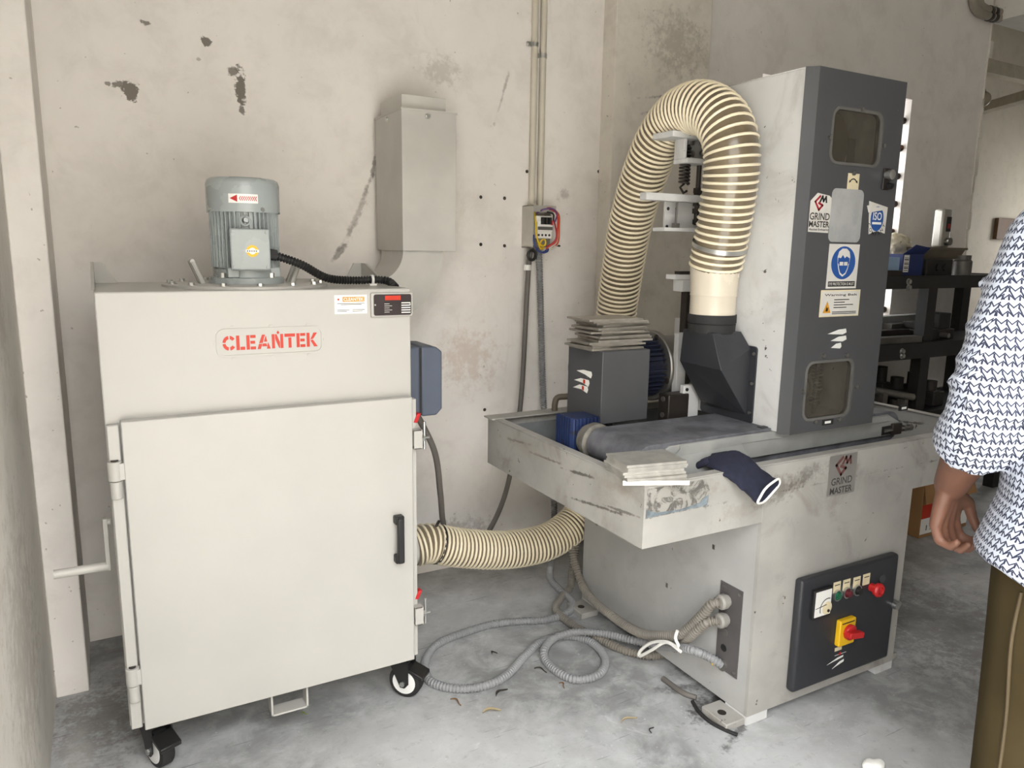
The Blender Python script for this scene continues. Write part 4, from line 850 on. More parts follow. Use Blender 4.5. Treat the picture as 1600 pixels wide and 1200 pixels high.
for i in range(N-1):
    seg = (P[i+1]-P[i]).length; f0 = FRM[i]; f1 = FRM[i+1]; sub = 14
    pitch = .0215 if i < N*.55 else .0172
    for kx in range(sub):
        tt = kx/sub; c = f0[0].lerp(f1[0], tt); a = f0[1].lerp(f1[1], tt).normalized(); b = f0[2].lerp(f1[2], tt).normalized()
        L += seg/sub/pitch; an = 2*math.pi*L; hel.append(c+(a*math.cos(an)+b*math.sin(an))*(rf(i)+.0012))
mb = MB(); mb.tube(hel, .0047, 6); part('spiral_rib', mb, M_RIB, hs)
# cuff, clamps
part('hose_cuff', MB().lathe((1.722, 1.795, 1.235), (0, 0, 1), [(0, .0725), (.075, .0725), (.078, .0745), (.082, .0735), (.13, .076), (.172, .079), (.172, .06)], 40), simple('cream pvc cuff', (208, 198, 180), .25, var=.02), hs)
def clampring(i, r, wd=.007):
    c, a, b = FRM[i]; d = a.cross(b); return MB().lathe(c-d*wd, d, [(0, r), (0, r+.0015), (2*wd, r+.0015), (2*wd, r)], 36, True)
i1 = min(range(N), key=lambda i: (P[i]-Vector(on(1125, 385, Y=1.775))).length)
cl1 = part('hose_clamp', clampring(i1, .0845), M_ZINC, hs); c, a, b = FRM[i1]
i2 = min(range(N), key=lambda i: (P[i]-Vector((hp.x+.075, 2.47, hp.z))).length)
cl2 = part('hose_clamp', clampring(i2, .0745, .005), M_DKST, hs)
part('clamp_screw', MB().cyl((P[i2].x-.01, P[i2].y-.02, P[i2].z+.082), (P[i2].x+.012, P[i2].y+.01, P[i2].z+.085), .006, n=8), M_DKST, cl2)
# ------------------------------------------------------------------ steel plates
def ORD(k, n): return 'topmost' if k == 0 else 'bottom' if k == n-1 else ('second', 'third', 'fourth', 'fifth', 'sixth', 'seventh', 'eighth', 'ninth', 'tenth', 'eleventh', 'twelfth', 'thirteenth', 'fourteenth')[k-1]+' from top'
def plate_mesh(L, Wd, T):
    me = MB().box(-L/2, L/2, -Wd/2, Wd/2, 0, T).mesh('steel_plate', smooth=0); return me
M_PL = simple('ground steel plate', (214, 211, 204), .36, .7, var=.06, scale=30)
M_PL2 = simple('bare dull steel plate', (172, 166, 156), .42, .7, var=.1, scale=20)
pm1 = plate_mesh(.205, .135, .0065); pm1.materials.append(M_PL2); pm2 = plate_mesh(.178, .125, .0062); pm2.materials.append(M_PL)
z = 1.1345
for i in range(15):
    o = bpy.data.objects.new('steel_plate', pm1); COL.objects.link(o)
    o.location = (1.462+random.uniform(-.026, .026), 1.995+random.uniform(-.018, .018), z); o.rotation_euler[2] = random.uniform(-.12, .12)+.03
    z += .0067
    tag(o, ORD(14-i, 15)+' dull steel plate in the tall stack on the charcoal drive housing', 'steel plate', 'plates stacked on the drive housing')
z = TZ1+.0042
c0 = on(1010, 735, Z=.87)
for i in range(9):
    o = bpy.data.objects.new('steel_plate', pm2); COL.objects.link(o)
    rot = -.32 if i < 2 else -.06+random.uniform(-.05, .03)
    dx, dy = (.012, -.012) if i < 2 else (random.uniform(-.006, .006), random.uniform(-.005, .005))
    o.location = (1.262+dx, 1.535+dy, z); o.rotation_euler[2] = rot-.12; z += .0063
    tag(o, ORD(8-i, 9)+' bright ground steel plate in the low stack on the tray corner', 'steel plate', 'plates stacked on the tray corner')
# ------------------------------------------------------------------ knitted glove over the tray rim
M_GLV = simple('navy knit', (28, 30, 48), .95, var=.15, scale=60, bump=.6); M_GLC = simple('grey coated palm', (78, 80, 92), .8, var=.12, scale=30)
gx = on(1160, 735, Y=Yf).x
gv = root('work_glove', (gx, Yf, TZ1), 'navy knitted work glove with white hem hanging over the tray rim', 'glove')
pth = [(gx-.058, Yf+.07, TZ1+.018), (gx-.045, Yf+.045, TZ1+.022), (gx-.030, Yf+.015, TZ1+.020), (gx-.014, Yf-.012, TZ1+.006), (gx+.008, Yf-.028, TZ1-.018), (gx+.020, Yf-.052, TZ1-.036), (gx+.026, Yf-.078, TZ1-.042)]
wd = [.028, .044, .052, .052, .050, .050, .052]; thk = [.010, .014, .016, .016, .017, .019, .022]
P2 = spline(pth, .008); n = 26; vs_ = []; fs = []; side = Vector((.80, .25, .45)).normalized()
def interp(a, t): x = t*(len(a)-1); i = min(int(x), len(a)-2); return a[i]+(a[i+1]-a[i])*(x-i)
for i, c in enumerate(P2):
    tdir = (P2[min(i+1, len(P2)-1)]-P2[max(i-1, 0)]).normalized(); sd = (side-tdir*side.dot(tdir)).normalized(); nn = tdir.cross(sd)
    w_, h_ = interp(wd, i/(len(P2)-1)), interp(thk, i/(len(P2)-1))
    for j in range(n):
        a = 2*math.pi*j/n; wr_ = 1+.05*math.sin(5*a+i*.7)+.04*math.sin(3*a-i*.9); vs_.append(c+sd*w_*math.cos(a)*wr_+nn*h_*math.sin(a)*wr_)
K = len(P2); fs = [(i*n+j, i*n+(j+1) % n, (i+1)*n+(j+1) % n, (i+1)*n+j) for i in range(K-1) for j in range(n)]+[tuple(range(n-1, -1, -1))]
# inner lining of the open cuff
inn = [vs_[(K-1)*n+j].lerp(P2[-1], .12) for j in range(n)]; inn2 = [vs_[(K-5)*n+j].lerp(P2[-5], .3) for j in range(n)]
b0 = len(vs_); vs_ += inn+inn2; fs += [((K-1)*n+j, (K-1)*n+(j+1) % n, b0+(j+1) % n, b0+j) for j in range(n)]+[(b0+j, b0+(j+1) % n, b0+n+(j+1) % n, b0+n+j) for j in range(n)]+[tuple(b0+n+j for j in range(n))]
part('knit_body', MB().add(vs_, fs), M_GLV, gv, smooth=60)
hem = MB(); ring = [vs_[(K-1)*n+j] for j in range(n)]; hem.tube(ring+[ring[0]], .0035, 8); part('hem', hem, M_WHITE, gv)
mb = MB()
for k_, (dx, dy, ln) in enumerate(((-.03, 0, .05), (-.01, .008, .058), (.012, .012, .055), (.034, .01, .045))):
    s_ = Vector((gx-.058+dx*.7, Yf+.066+dy, TZ1+.018)); mb.cap(s_, s_+Vector((-.014, ln, -.035)), .0105, .009)
mb.cap((gx-.04, Yf+.05, TZ1+.022), (gx-.0, Yf+.085, TZ1+.005), .011, .009)
part('fingers', mb, M_GLV, gv)
# ------------------------------------------------------------------ conduits and breaker box on the wall
M_PIPE = simple('painted conduit', (206, 198, 182), .45, var=.03)
for k_, (px, cpy) in enumerate(((834, 68), (847, 86))):
    x = on(px, 200, Y=2.94).x; zt_ = on(px, 322, Y=2.94).z
    cd = root('conduit_pipe', (x, 2.945, zt_), ('painted conduit pipe down the wall, clamp higher up, left side of breaker box', 'painted conduit pipe down the wall with lower clamp, right side of breaker box')[k_], 'conduit pipe', 'conduits above the breaker box')
    part('pipe', MB().cyl((x, 2.945, zt_), (x, 2.945, WT), .0145, n=18), M_PIPE, cd)
    zc = on(px, cpy, Y=2.93).z
    part('pipe_clamp', MB().lathe((x, 2.945, zc-.009), (0, 0, 1), [(0, .0148), (0, .017), (.018, .017), (.018, .0148)], 20, True).box(x-.036 if not k_ else x-.03, x-.014, 2.944, 2.956, zc-.009, zc+.009).cyl((x-.028, 2.945, zc), (x-.028, 2.938, zc), .007, n=8), M_ZINC, cd)
bX0, bX1 = on(833, 350, Y=2.86).x, on(868, 350, Y=2.86).x; bZ0, bZ1 = on(850, 387, Y=2.86).z, on(850, 321, Y=2.86).z
bb = root('breaker_box', (bX0, 2.96, bZ0), 'open steel breaker box on the wall with tangled coloured wires', 'breaker box')
M_TIN = simple('scuffed tin', (196, 192, 184), .4, .4, var=.06, dirt=.4)
part('enclosure', MB().box(bX0, bX1, 2.95, 2.96, bZ0, bZ1).box(bX0, bX0+.003, 2.86, 2.95, bZ0, bZ1).box(bX1-.003, bX1, 2.90, 2.95, bZ0, bZ1).box(bX0, bX1, 2.86, 2.95, bZ1-.003, bZ1).box(bX0, bX1, 2.88, 2.95, bZ0, bZ0+.003), M_TIN, bb)
part('front_flange', MB().box(bX0, bX1, 2.858, 2.861, bZ1-.028, bZ1), M_TIN, bb)
mx0, mx1 = bX0+.014, bX0+.092; mz0, mz1 = bZ0+.04, bZ1-.045
mcb = part('breaker', MB().box(mx0, mx1, 2.855, 2.92, mz0, mz0+.03).box(mx0, mx1, 2.845, 2.92, mz0+.03, mz1-.022).box(mx0, mx1, 2.855, 2.92, mz1-.022, mz1), M_WHITE, bb, .001)
for i in range(3): part('toggle', MB().box(mx0+.016+i*.018, mx0+.028+i*.018, 2.832, 2.846, mz0+.06, mz0+.09), M_BLK, mcb, .001)
for i in range(4): part('terminal_screw', MB().cyl((mx0+.012+i*.018, 2.8555, mz0+.014), (mx0+.012+i*.018, 2.853, mz0+.014), .005, n=10), M_BLKP, mcb)
part('rating_band', MB().box(mx0+.002, mx1-.002, 2.8435, 2.846, mz0+.036, mz0+.05), M_CABLE, mcb)
part('red_flag', MB().box(mx1-.012, mx1-.002, 2.842, 2.846, mz0+.058, mz0+.078), M_RED, mcb)
bc = Vector(((bX0+bX1)/2, 2.86, (bZ0+bZ1)/2))
def wire(nm, pts, colr, r=.0037): part(nm, MB().tube(spline([(bX0+u*(bX1-bX0), 2.86+d, bZ0+v*(bZ1-bZ0)) for u, v, d in pts], .006), r, 7), simple(nm+' sheath', colr, .4), bb)
wire('yellow_wire', [(.12, .85, .02), (.06, .6, -.01), (.05, .3, -.02), (.2, .08, -.02), (.42, .05, -.02), (.46, .16, -.02), (.36, .2, -.02), (.28, .1, -.01), (.5, -.02, .0)], (226, 190, 40))
wire('yellow_wire', [(.16, .86, .02), (.10, .5, -.005), (.12, .2, -.015), (.3, -.02, -.01), (.5, .0, 0)], (220, 180, 36))
wire('green_wire', [(.2, .7, .03), (.16, .4, .0), (.2, .14, .0), (.36, .0, .0)], (60, 110, 70))
wire('red_wire', [(.5, .93, .02), (.8, .9, -.01), (.97, .75, -.02), (.98, .4, -.02), (.92, .15, -.02), (.7, .04, -.01), (.6, -.03, 0)], (196, 52, 40))
wire('orange_wire', [(.42, .9, .02), (.7, .94, -.01), (1.02, .8, -.02), (1.06, .5, -.02), (1.04, .15, -.02), (.85, .0, -.01)], (206, 92, 56))
wire('red_wire', [(.88, .7, .0), (.95, .5, -.01), (.94, .25, -.02), (.8, .1, -.01), (.6, .02, 0)], (150, 30, 40))
wire('purple_wire', [(.2, .8, .02), (.4, .9, -.01), (.75, .92, -.02), (.95, .8, -.02), (.92, .62, -.01)], (96, 66, 120))
wire('blue_wire', [(.04, .3, 0), (.02, .1, -.01), (.2, -.08, -.01), (.45, -.1, -.01), (.62, -.05, 0)], (46, 64, 130))
wire('blue_wire', [(.3, -.1, 0), (.45, -.12, -.01), (.62, -.08, -.01), (.7, -.0, 0)], (46, 64, 130))
wire('black_wire', [(.6, .85, .0), (.78, .8, -.02), (.84, .66, -.01)], (34, 32, 34))
wire('white_wire', [(.62, .02, 0), (.8, -.02, -.015), (.95, .05, -.015), (1.1, .1, -.01), (1.02, .3, -.01)], (226, 220, 206))
part('wire_nut', MB().cyl((bX1+.002, 2.85, bZ0+.012), (bX1+.02, 2.85, bZ0+.008), .006, .004, 10), M_BLK, bb)
# cable: breaker -> drooping behind the hose -> starter box
cx_ = on(827, 400, Y=2.9)
M_CD = simple('grey flexible conduit', (104, 99, 94), .5, var=.06); M_CD2 = simple('ribbed beige conduit', (126, 120, 111), .55, var=.08); M_CD3 = simple('light grey corrugated conduit', (138, 138, 139), .5, var=.06)
pth = [(bX0+.02, 2.90, bZ0+.01), tuple(on(828, 400, Y=2.90)), tuple(on(824, 450, Y=2.9)), tuple(on(816, 600, Y=2.88)), tuple(on(806, 690, Y=2.82)), tuple(on(790, 770, Y=2.75)), tuple(on(766, 826, Y=2.68)), tuple(on(735, 868, Y=2.62)), tuple(on(708, 866, Y=2.58)), tuple(on(693, 820, Y=2.57)), tuple(on(688, 770, Y=2.5)), tuple(on(680, 710, Y=2.36)), (.905, 2.32, .906)]
pth[11] = tuple(on(679, 706, Y=2.4))
pw = root('starter_supply_conduit', pth[-1], 'dark grey flexible conduit drooping from breaker box to blue grey starter box', 'conduit')
part('conduit', MB().tube(spline(pth, .012), .0112, 12), M_CD, pw)
loop = []
q = on(829, 400, Y=2.885)
for i in range(30):
    a = i/29*2*math.pi*2; loop.append((q.x+.001*i*.2+.02*math.cos(a), 2.87+.0006*i, q.z+.004+.022*math.sin(a)))
part('cable_coil', MB().tube(loop, .006, 8), M_BLK, pw)
q = on(825, 418, Y=2.89); part('tape_band', MB().cyl((q.x, 2.895, q.z-.012), (q.x, 2.895, q.z+.012), .0165, n=14), M_WHITE, pw)
# conduit: breaker -> behind tray -> floor -> loops -> grinder gland plate
def fl(x, y, z): v = on(x, y, Z=z); return (v.x, v.y, v.z)
R3 = .0135
def z3(pts, z): return [fl(620+a/3.529, 780+b/3.529, z) for a, b in pts]
g = [tuple(on(842, 388, Y=2.9)), tuple(on(844, 450, Y=2.92)), tuple(on(847, 560, Y=2.92)), tuple(on(850, 640, Y=2.9)), tuple(on(858, 720, Y=2.86)), tuple(on(866, 790, Y=2.78)), tuple(on(862, 860, Y=2.66))]
g += [fl(620+845/3.529, 780+380/3.529, .10), fl(620+848/3.529, 780+440/3.529, .03)]
g += z3([(905, 505), (965, 560), (960, 610), (900, 645), (800, 668), (680, 674), (540, 688), (380, 733), (230, 795), (165, 870)], R3)
g += z3([(158, 950), (200, 1012), (330, 1045), (480, 1030), (600, 975), (700, 870), (790, 790)], R3)
g += z3([(890, 757), (1000, 762), (1090, 800), (1150, 885), (1115, 965), (1000, 995), (900, 960), (822, 890)], R3)
g += z3([(815, 825), (870, 765)], .03)+z3([(990, 732)], .046)+z3([(1150, 742)], .044)
def v5(pts, z): return [fl(860+a/3.53, 820+b/3.53, z) for a, b in pts]
g += v5([(450, 636)], .05)+v5([(600, 668)], .06)
g += [tuple(on(1075, 1014, X=1.585)), tuple(on(1105, 1025, X=1.62)), (BX0-.005, yg, .150)]
gc = root('floor_conduit', g[20], 'light grey corrugated conduit looping on the floor between collector and grinder', 'conduit')
pth = spline(g, .0028); part('conduit', corr(pth, R3, .0014, n=12), M_CD3, gc)
part('yellow_wire', MB().tube([(1.632, 1.605, .152), (1.662, yg-.004, .158)], .006, 8), M_YEL, gc)
# two ribbed conduits along the base
def vx(pts, X): return [tuple(on(860+a/3.53, 820+b/3.53, X=X)) for a, b in pts]
A_ = [(1.70, 2.46, .36), (1.64, 2.44, .25)]+vx([(162, 300)], 1.625)+vx([(230, 410)], 1.60)+vx([(350, 510), (480, 590), (600, 612)], 1.585)+vx([(720, 600)], 1.59)+vx([(830, 505)], 1.60)+[(1.61, 1.60, .362), (BX0-.03, yg, .37)]
A_ = [(x, y, max(z, .018)) for x, y, z in A_]
ca = root('ribbed_conduit', (1.6, 1.9, 0), 'beige ribbed conduit along the base into the upper gland', 'conduit', 'ribbed conduits into the gland plate')
part('conduit', corr(spline(A_, .0026), .0145, .0024, n=12), M_CD2, ca)
B_ = [(1.70, 2.47, .30), (1.66, 2.46, .12)]+v5([(110, 345), (55, 410), (32, 475), (130, 560), (260, 628), (400, 692), (540, 725)], .014)+v5([(660, 702)], .04)+[tuple(on(860+765/3.53, 820+620/3.53, X=1.60)), tuple(on(860+850/3.53, 820+548/3.53, X=1.60)), (1.615, 1.60, .303), (BX0-.03, yg, .307)]
B_ = [(x, y, max(z, .016)) for x, y, z in B_]
cb_ = root('ribbed_conduit', (1.55, 2.0, 0), 'beige ribbed conduit lying on the floor then rising to the lower gland', 'conduit', 'ribbed conduits into the gland plate')
part('conduit', corr(spline(B_, .0026), .0135, .0022, n=12), M_CD2, cb_)
# cable tie: flat white strap
q = Vector(on(1057, 1000, X=1.585)); tie = [on(860+a/3.53, 820+b/3.53, X=1.555) for a, b in ((700, 585), (690, 625), (705, 672), (640, 645), (560, 650), (500, 690), (492, 724), (560, 690), (640, 648), (720, 700))]
mb = MB(); mb.tube(spline(tie, .006), .0055, 6); thing('cable_tie', mb, M_WHITE, 'white strap tied round the three conduits beside the base', 'strap')
# ------------------------------------------------------------------ litter on the floor
M_LEAF = simple('dry dark leaf', (66, 58, 50), .9, var=.3, scale=40); M_STRAW = simple('straw', (176, 160, 124), .9); M_BRN = simple('brown scrap', (124, 92, 60), .9)
def leaf(px, py, L, Wd, ang, mat, label, nm='dry_leaf', grp=None):
    c = on(px, py, Z=0); d = Vector((math.cos(ang), math.sin(ang), 0)); s_ = Vector((-d.y, d.x, 0)); n_ = 9; vs_ = []; fs = []
    for i in range(n_):
        t_ = i/(n_-1); w_ = Wd*math.sin(math.pi*min(max(t_, .04), .97))**.7; cur = .012*math.sin(t_*5)
        p = c+d*(t_-.5)*L+s_*cur*.6; zz = .001+.004*math.sin(t_*math.pi)
        vs_ += [p+s_*w_+Vector((0, 0, zz+.004)), p+Vector((0, 0, zz)), p-s_*w_+Vector((0, 0, zz+.004)), p+Vector((0, 0, zz-.001+.003))]
    for i in range(n_-1):
        for a in range(4): fs.append((i*4+a, i*4+(a+1) % 4, i*4+4+(a+1) % 4, i*4+4+a))
    fs += [(0, 3, 2, 1), tuple((n_-1)*4+a for a in range(4))]
    thing(nm, MB().add(vs_, fs), mat, label, 'litter', grp, smooth=0)
leaf(783, 1083, .055, .006, .45, M_LEAF, 'dark curled leaf on the floor in front of the conduit loop')
leaf(772, 1022, .02, .006, .2, M_LEAF, 'small dark leaf scrap on the floor inside the conduit loop')
leaf(713, 1098, .05, .003, -1.1, M_BRN, 'thin brown twig on the floor near the right caster', 'twig')
leaf(845, 1048, .05, .003, -.9, M_LEAF, 'dark bent twig on the floor left of the small conduit coil', 'twig')
leaf(879, 1072, .035, .0025, -1.4, M_BRN, 'short brown twig on the floor below the small conduit coil', 'twig')
leaf(768, 1112, .06, .008, -.1, M_STRAW, 'pale straw scrap on the floor below the dark leaf', 'straw')
leaf(982, 1126, .06, .004, .1, M_STRAW, 'yellow straw wisp on the bare floor toward the grinder foot', 'straw')
leaf(1018, 1142, .03, .002, .9, M_LEAF, 'fine dark sliver on the floor beside the straw wisp', 'twig')
leaf(475, 1117, .012, .003, .3, simple('green scrap', (130, 150, 60), .9), 'tiny green scrap on the floor by the collector stirrup', 'leaf_scrap')
mb = MB(); q0 = [fl(x, y, .009) for x, y in ((1036, 1060), (1052, 1072), (1070, 1084), (1088, 1090))]; mb.tube(spline(q0, .004), .009, 10); thing('hose_offcut', mb, M_CD, 'short grey hose offcut on the oily floor by the base', 'hose offcut')
mb = MB(); q0 = [fl(x, y, .006) for x, y in ((1082, 1096), (1092, 1112), (1110, 1128), (1132, 1140), (1152, 1148))]; mb.tube(spline(q0, .006), .006, 8); thing('cable_offcut', mb, M_RUB, 'black cable curving on the floor round the grinder foot', 'cable')
c = on(1364, 1204, Z=0); mb = MB()
for i in range(6): mb.ell((c.x+random.uniform(-.02, .02), c.y+random.uniform(-.012, .012), .016), .022, .016, .014, 10, 6)
me = remesh('paper_ball', mb, .004, Vector((c.x, c.y, 0)), 2); o = finish('paper_ball', me, M_WHITE); o.location = (c.x, c.y, 0); tag(o, 'crumpled white paper scrap on the bare floor', 'paper')
# ------------------------------------------------------------------ shelf rack in the background
M_RACK = simple('black rack paint', (36, 33, 31), .55, var=.15); M_GREY = simple('grey hardware', (104, 100, 94), .5, .3, var=.12); M_OLDI = simple('old dark iron', (58, 52, 46), .6, .4, var=.2)
M_DARKW = simple('dark grimy metal', (46, 42, 39), .65, .2, var=.2)
RY0, RY1, RX0, RX1 = 2.48, 2.93, 3.30, 4.95
def rz(px, py): return on(px, py, Y=RY0).z
rk = root('shelf_rack', (RX0, RY0, 0), 'black steel shelf rack loaded with hardware in front of the barred window', 'shelf rack')
zs = [(rz(1385, 452), rz(1385, 431)), (rz(1370, 566), rz(1370, 541)), (.52, .58)]
for i, (a, b) in enumerate(zs):
    sh = part('shelf', MB().box(RX0, RX1, RY0, RY0+.025, a, b).box(RX0, RX1, RY1-.025, RY1, a, b).box(RX0, RX0+.025, RY0+.025, RY1-.025, a, b).box(RX1-.025, RX1, RY0+.025, RY1-.025, a, b).box(RX0+.02, RX1-.02, RY0+.02, RY1-.02, b-.012, b-.004), M_RACK, rk)
    for px, py in (((1419, 440), (1419, 449)), ((1409, 549), (1409, 556)))[i] if i < 2 else ():
        q = on(px, py, Y=RY0); part('shelf_bolt', MB().cyl((q.x, RY0, q.z), (q.x, RY0-.014, q.z), .012, n=8).cyl((q.x, RY0, q.z), (q.x, RY0-.003, q.z), .017, n=12), M_ZINC, sh)
lx = on(1438, 500, Y=RY0+.06).x
for x in (RX0, lx, RX1-.07):
    for y in (RY0+.03, RY1-.09): part('upright', MB().box(x, x+.08, y, y+.06, 0, zs[0][0]+.002), M_RACK, rk)
TOPS = [b-.004 for a, b in zs]
def shelfbox(name, px0, px1, pyt, Y, z0, dep, mat, label, cat, bevel=.002, rot=0, grp=None):
    a = on(px0, pyt, Y=Y); b = on(px1, pyt, Y=Y); return thing(name, MB().box(a.x, b.x, Y, Y+dep, z0, max(a.z, z0+.012)), mat, label, cat, grp, bevel)
T1, T2, T3 = TOPS[0], TOPS[1], TOPS[2]
# top shelf
q = on(1412, 427, Y=2.56); bw = root('carton', (q.x-.06, 2.56, T1), 'open dark blue carton with barcode label on the top shelf', 'carton')
M_BC = simple('dark blue card', (34, 48, 98), .6); M_LB = simple('light blue card', (150, 176, 206), .6)
ch_ = on(1420, 397, Y=2.56).z
part('carton_body', MB().box(q.x-.02, q.x+.16, 2.56, 2.72, T1, ch_), M_BC, bw)
part('carton_flap', MB().add([(q.x-.02, 2.56, ch_), (q.x+.16, 2.56, ch_), (q.x+.17, 2.53, ch_+.035), (q.x+.04, 2.53, ch_+.05), (q.x-.02, 2.563, ch_), (q.x+.16, 2.563, ch_), (q.x+.17, 2.533, ch_+.035), (q.x+.04, 2.533, ch_+.05)], [(0, 1, 2, 3), (7, 6, 5, 4), (0, 4, 5, 1), (1, 5, 6, 2), (2, 6, 7, 3), (3, 7, 4, 0)]), M_BC, bw, smooth=0)
bp = part('barcode_label', MB().box(q.x-.01, q.x+.035, 2.559, 2.56, T1+.02, ch_-.005), M_WHITE, bw)
for i in range(7): part('barcode_bar', MB().box(q.x-.006, q.x+.031, 2.5584, 2.559, T1+.028+i*.011, T1+.028+i*.011+.003+.003*(i % 2)), M_BLKP, bp)
q2 = on(1388, 420, Y=2.55); thing('card_box', MB().box(q2.x-.12, q2.x+.09, 2.55, 2.70, T1, on(1400, 402, Y=2.55).z), M_LB, 'low light blue card box beside the dark blue carton', 'carton', bevel=.001)
c = on(1399, 388, Y=2.76); mb = MB()
for i in range(16): mb.ell((c.x+random.uniform(-.05, .05), 2.78+random.uniform(-.05, .05), T1+.08+random.uniform(-.03, .12)), .06, .05, .05, 10, 6)
mb.box(c.x-.08, c.x+.08, 2.73, 2.84, T1, T1+.09)
me = remesh('plastic_bag', mb, .009, Vector((c.x, 2.78, T1)), 1)
for v in me.vertices: v.co += Vector((random.uniform(-1, 1), random.uniform(-1, 1), random.uniform(-1, 1)))*.004
o = finish('plastic_bag', me, simple('cream plastic film', (222, 212, 186), .35, var=.05)); o.location = (c.x, 2.78, T1); tag(o, 'crumpled cream plastic bag behind the blue carton', 'plastic bag')
a = on(1446, 430, Y=2.55); b = on(1490, 405, Y=2.55)
tk = root('tool_case', (a.x, 2.55, T1), 'black tool case with two round fittings on the top shelf', 'tool case')
part('case_body', MB().box(a.x, b.x, 2.55, 2.75, T1, b.z), M_DARKW, tk, .006)
for f_ in (.42, .68): part('round_fitting', MB().cyl((a.x+(b.x-a.x)*f_, 2.55, (T1+b.z)/2), (a.x+(b.x-a.x)*f_, 2.54, (T1+b.z)/2), .02, n=14), M_BLKP, tk)
zt = b.z
a = on(1440, 386, Y=2.60); b = on(1505, 386, Y=2.60)
thing('metal_tray', MB().add([(a.x, 2.57, a.z-.012), (b.x, 2.57, a.z-.012), (b.x, 2.57, a.z), (a.x, 2.57, a.z), (a.x, 2.80, a.z-.012), (b.x, 2.80, a.z-.012), (b.x, 2.80, a.z), (a.x, 2.80, a.z)], [(0, 1, 2, 3), (5, 4, 7, 6), (3, 2, 6, 7), (0, 4, 5, 1), (0, 3, 7, 4), (1, 5, 6, 2)]).hull8([(a.x+.02, 2.60, zt), (b.x-.03, 2.60, zt), (b.x-.03, 2.75, zt), (a.x+.02, 2.75, zt)], [(a.x+.002, 2.58, a.z-.012), (b.x-.01, 2.58, a.z-.012), (b.x-.01, 2.79, a.z-.012), (a.x+.002, 2.79, a.z-.012)]), simple('tarnished tray metal', (116, 106, 92), .5, .4), 'shallow tarnished metal tray lying on the black tool case', 'tray', bevel=.001)
gz = a.z; a = on(1469, 386, Y=2.64); b = on(1490, 327, Y=2.64)
gg = root('digital_readout', (a.x, 2.64, gz), 'upright silver digital readout with dark red display standing on the metal tray', 'digital readout')
part('readout_case', MB().box(a.x, b.x, 2.64, 2.70, gz, b.z), simple('silver grey case', (176, 172, 164), .35, .5), gg, .012)
rh = b.z-gz; rw = b.x-a.x
part('readout_window', MB().box(a.x+rw*.4, b.x-rw*.12, 2.637, 2.641, gz+rh*.42, b.z-rh*.2), M_BLKP, gg)
part('readout_digits', MB().box(a.x+rw*.5, b.x-rw*.22, 2.636, 2.637, gz+rh*.5, gz+rh*.62), simple('dim red segment', (150, 40, 36), .4), gg)
part('readout_knob', MB().cyl((a.x+rw*.6, 2.64, gz+rh*.16), (a.x+rw*.6, 2.615, gz+rh*.16), .022, n=16), M_STEEL, gg)
a = on(1505, 432, Y=2.55); thing('glass_jar', MB().lathe((a.x+.03, 2.58, T1), (0, 0, 1), [(0, .05), (.08, .05), (.09, .04), (.1, .042), (.115, .042), (.115, 0)], 20), M_GREY, 'grey lidded jar beside the black tool case', 'jar')
a = on(1384, 430, Y=2.52); thing('flat_file_block', MB().box(a.x-.1, a.x+.11, 2.50, 2.545, T1, T1+.03), M_OLDI, 'flat dark iron block at the shelf edge below the light blue box', 'iron block', bevel=.002)
# middle shelf
def bar(px0, py0, px1, py1, Y0, Y1, hh, mat, label, cat='steel bar', grp='bars on the middle shelf', z0=None, nm='steel_bar'):
    a = on(px0, py0, Y=Y0); b = on(px1, py1, Y=Y1); z = T2 if z0 is None else z0
    d = Vector((b.x-a.x, b.y-a.y, 0)).normalized(); s_ = Vector((-d.y, d.x, 0))*.03; A0 = Vector((a.x, a.y, z)); B0 = Vector((b.x, b.y, z)); H = Vector((0, 0, hh))
    return thing(nm, MB().hull8([A0-s_, B0-s_, B0+s_, A0+s_], [A0-s_+H, B0-s_+H, B0+s_+H, A0+s_+H]), mat, label, cat, grp, .002)
bar(1350, 520, 1448, 528, 2.58, 2.54, .035, M_GREY, 'long light steel bar lying along the middle shelf')
bar(1350, 530, 1412, 534, 2.66, 2.66, .06, M_OLDI, 'dark iron bar behind the long light bar on the middle shelf')
bar(1350, 510, 1436, 506, 2.80, 2.84, .12, M_CONV, 'pale channel bar at the back of the middle shelf')
bar(1385, 512, 1422, 520, 2.72, 2.74, .085, M_STEEL, 'short rounded steel bar between channel and iron bars')
def fitting(nm, px0, px1, pyt, Y, z0, dep, mat, label, cat): return shelfbox(nm, px0, px1, pyt, Y, z0, dep, mat, label, cat)
a = on(1442, 520, Y=2.56); vb = root('bench_vise', (a.x, 2.56, T2), 'dark machine vise with pale block on the middle shelf', 'vise')
part('vise_base', MB().box(a.x, a.x+.30, 2.56, 2.72, T2, T2+.06), M_DARKW, vb, .006)
part('vise_jaw', MB().box(a.x+.02, a.x+.12, 2.57, 2.70, T2+.06, T2+.10).box(a.x+.16, a.x+.27, 2.57, 2.70, T2+.06, T2+.15), M_DARKW, vb, .005)
part('vise_insert', MB().box(a.x+.05, a.x+.065, 2.60, 2.62, T2+.10, T2+.14).box(a.x+.025, a.x+.11, 2.59, 2.63, T2+.14, T2+.19), M_CONV, vb, .002)
part('vise_screw', MB().cyl((a.x+.15, 2.55, T2+.03), (a.x+.15, 2.50, T2+.03), .014, n=12), M_STEEL, vb)
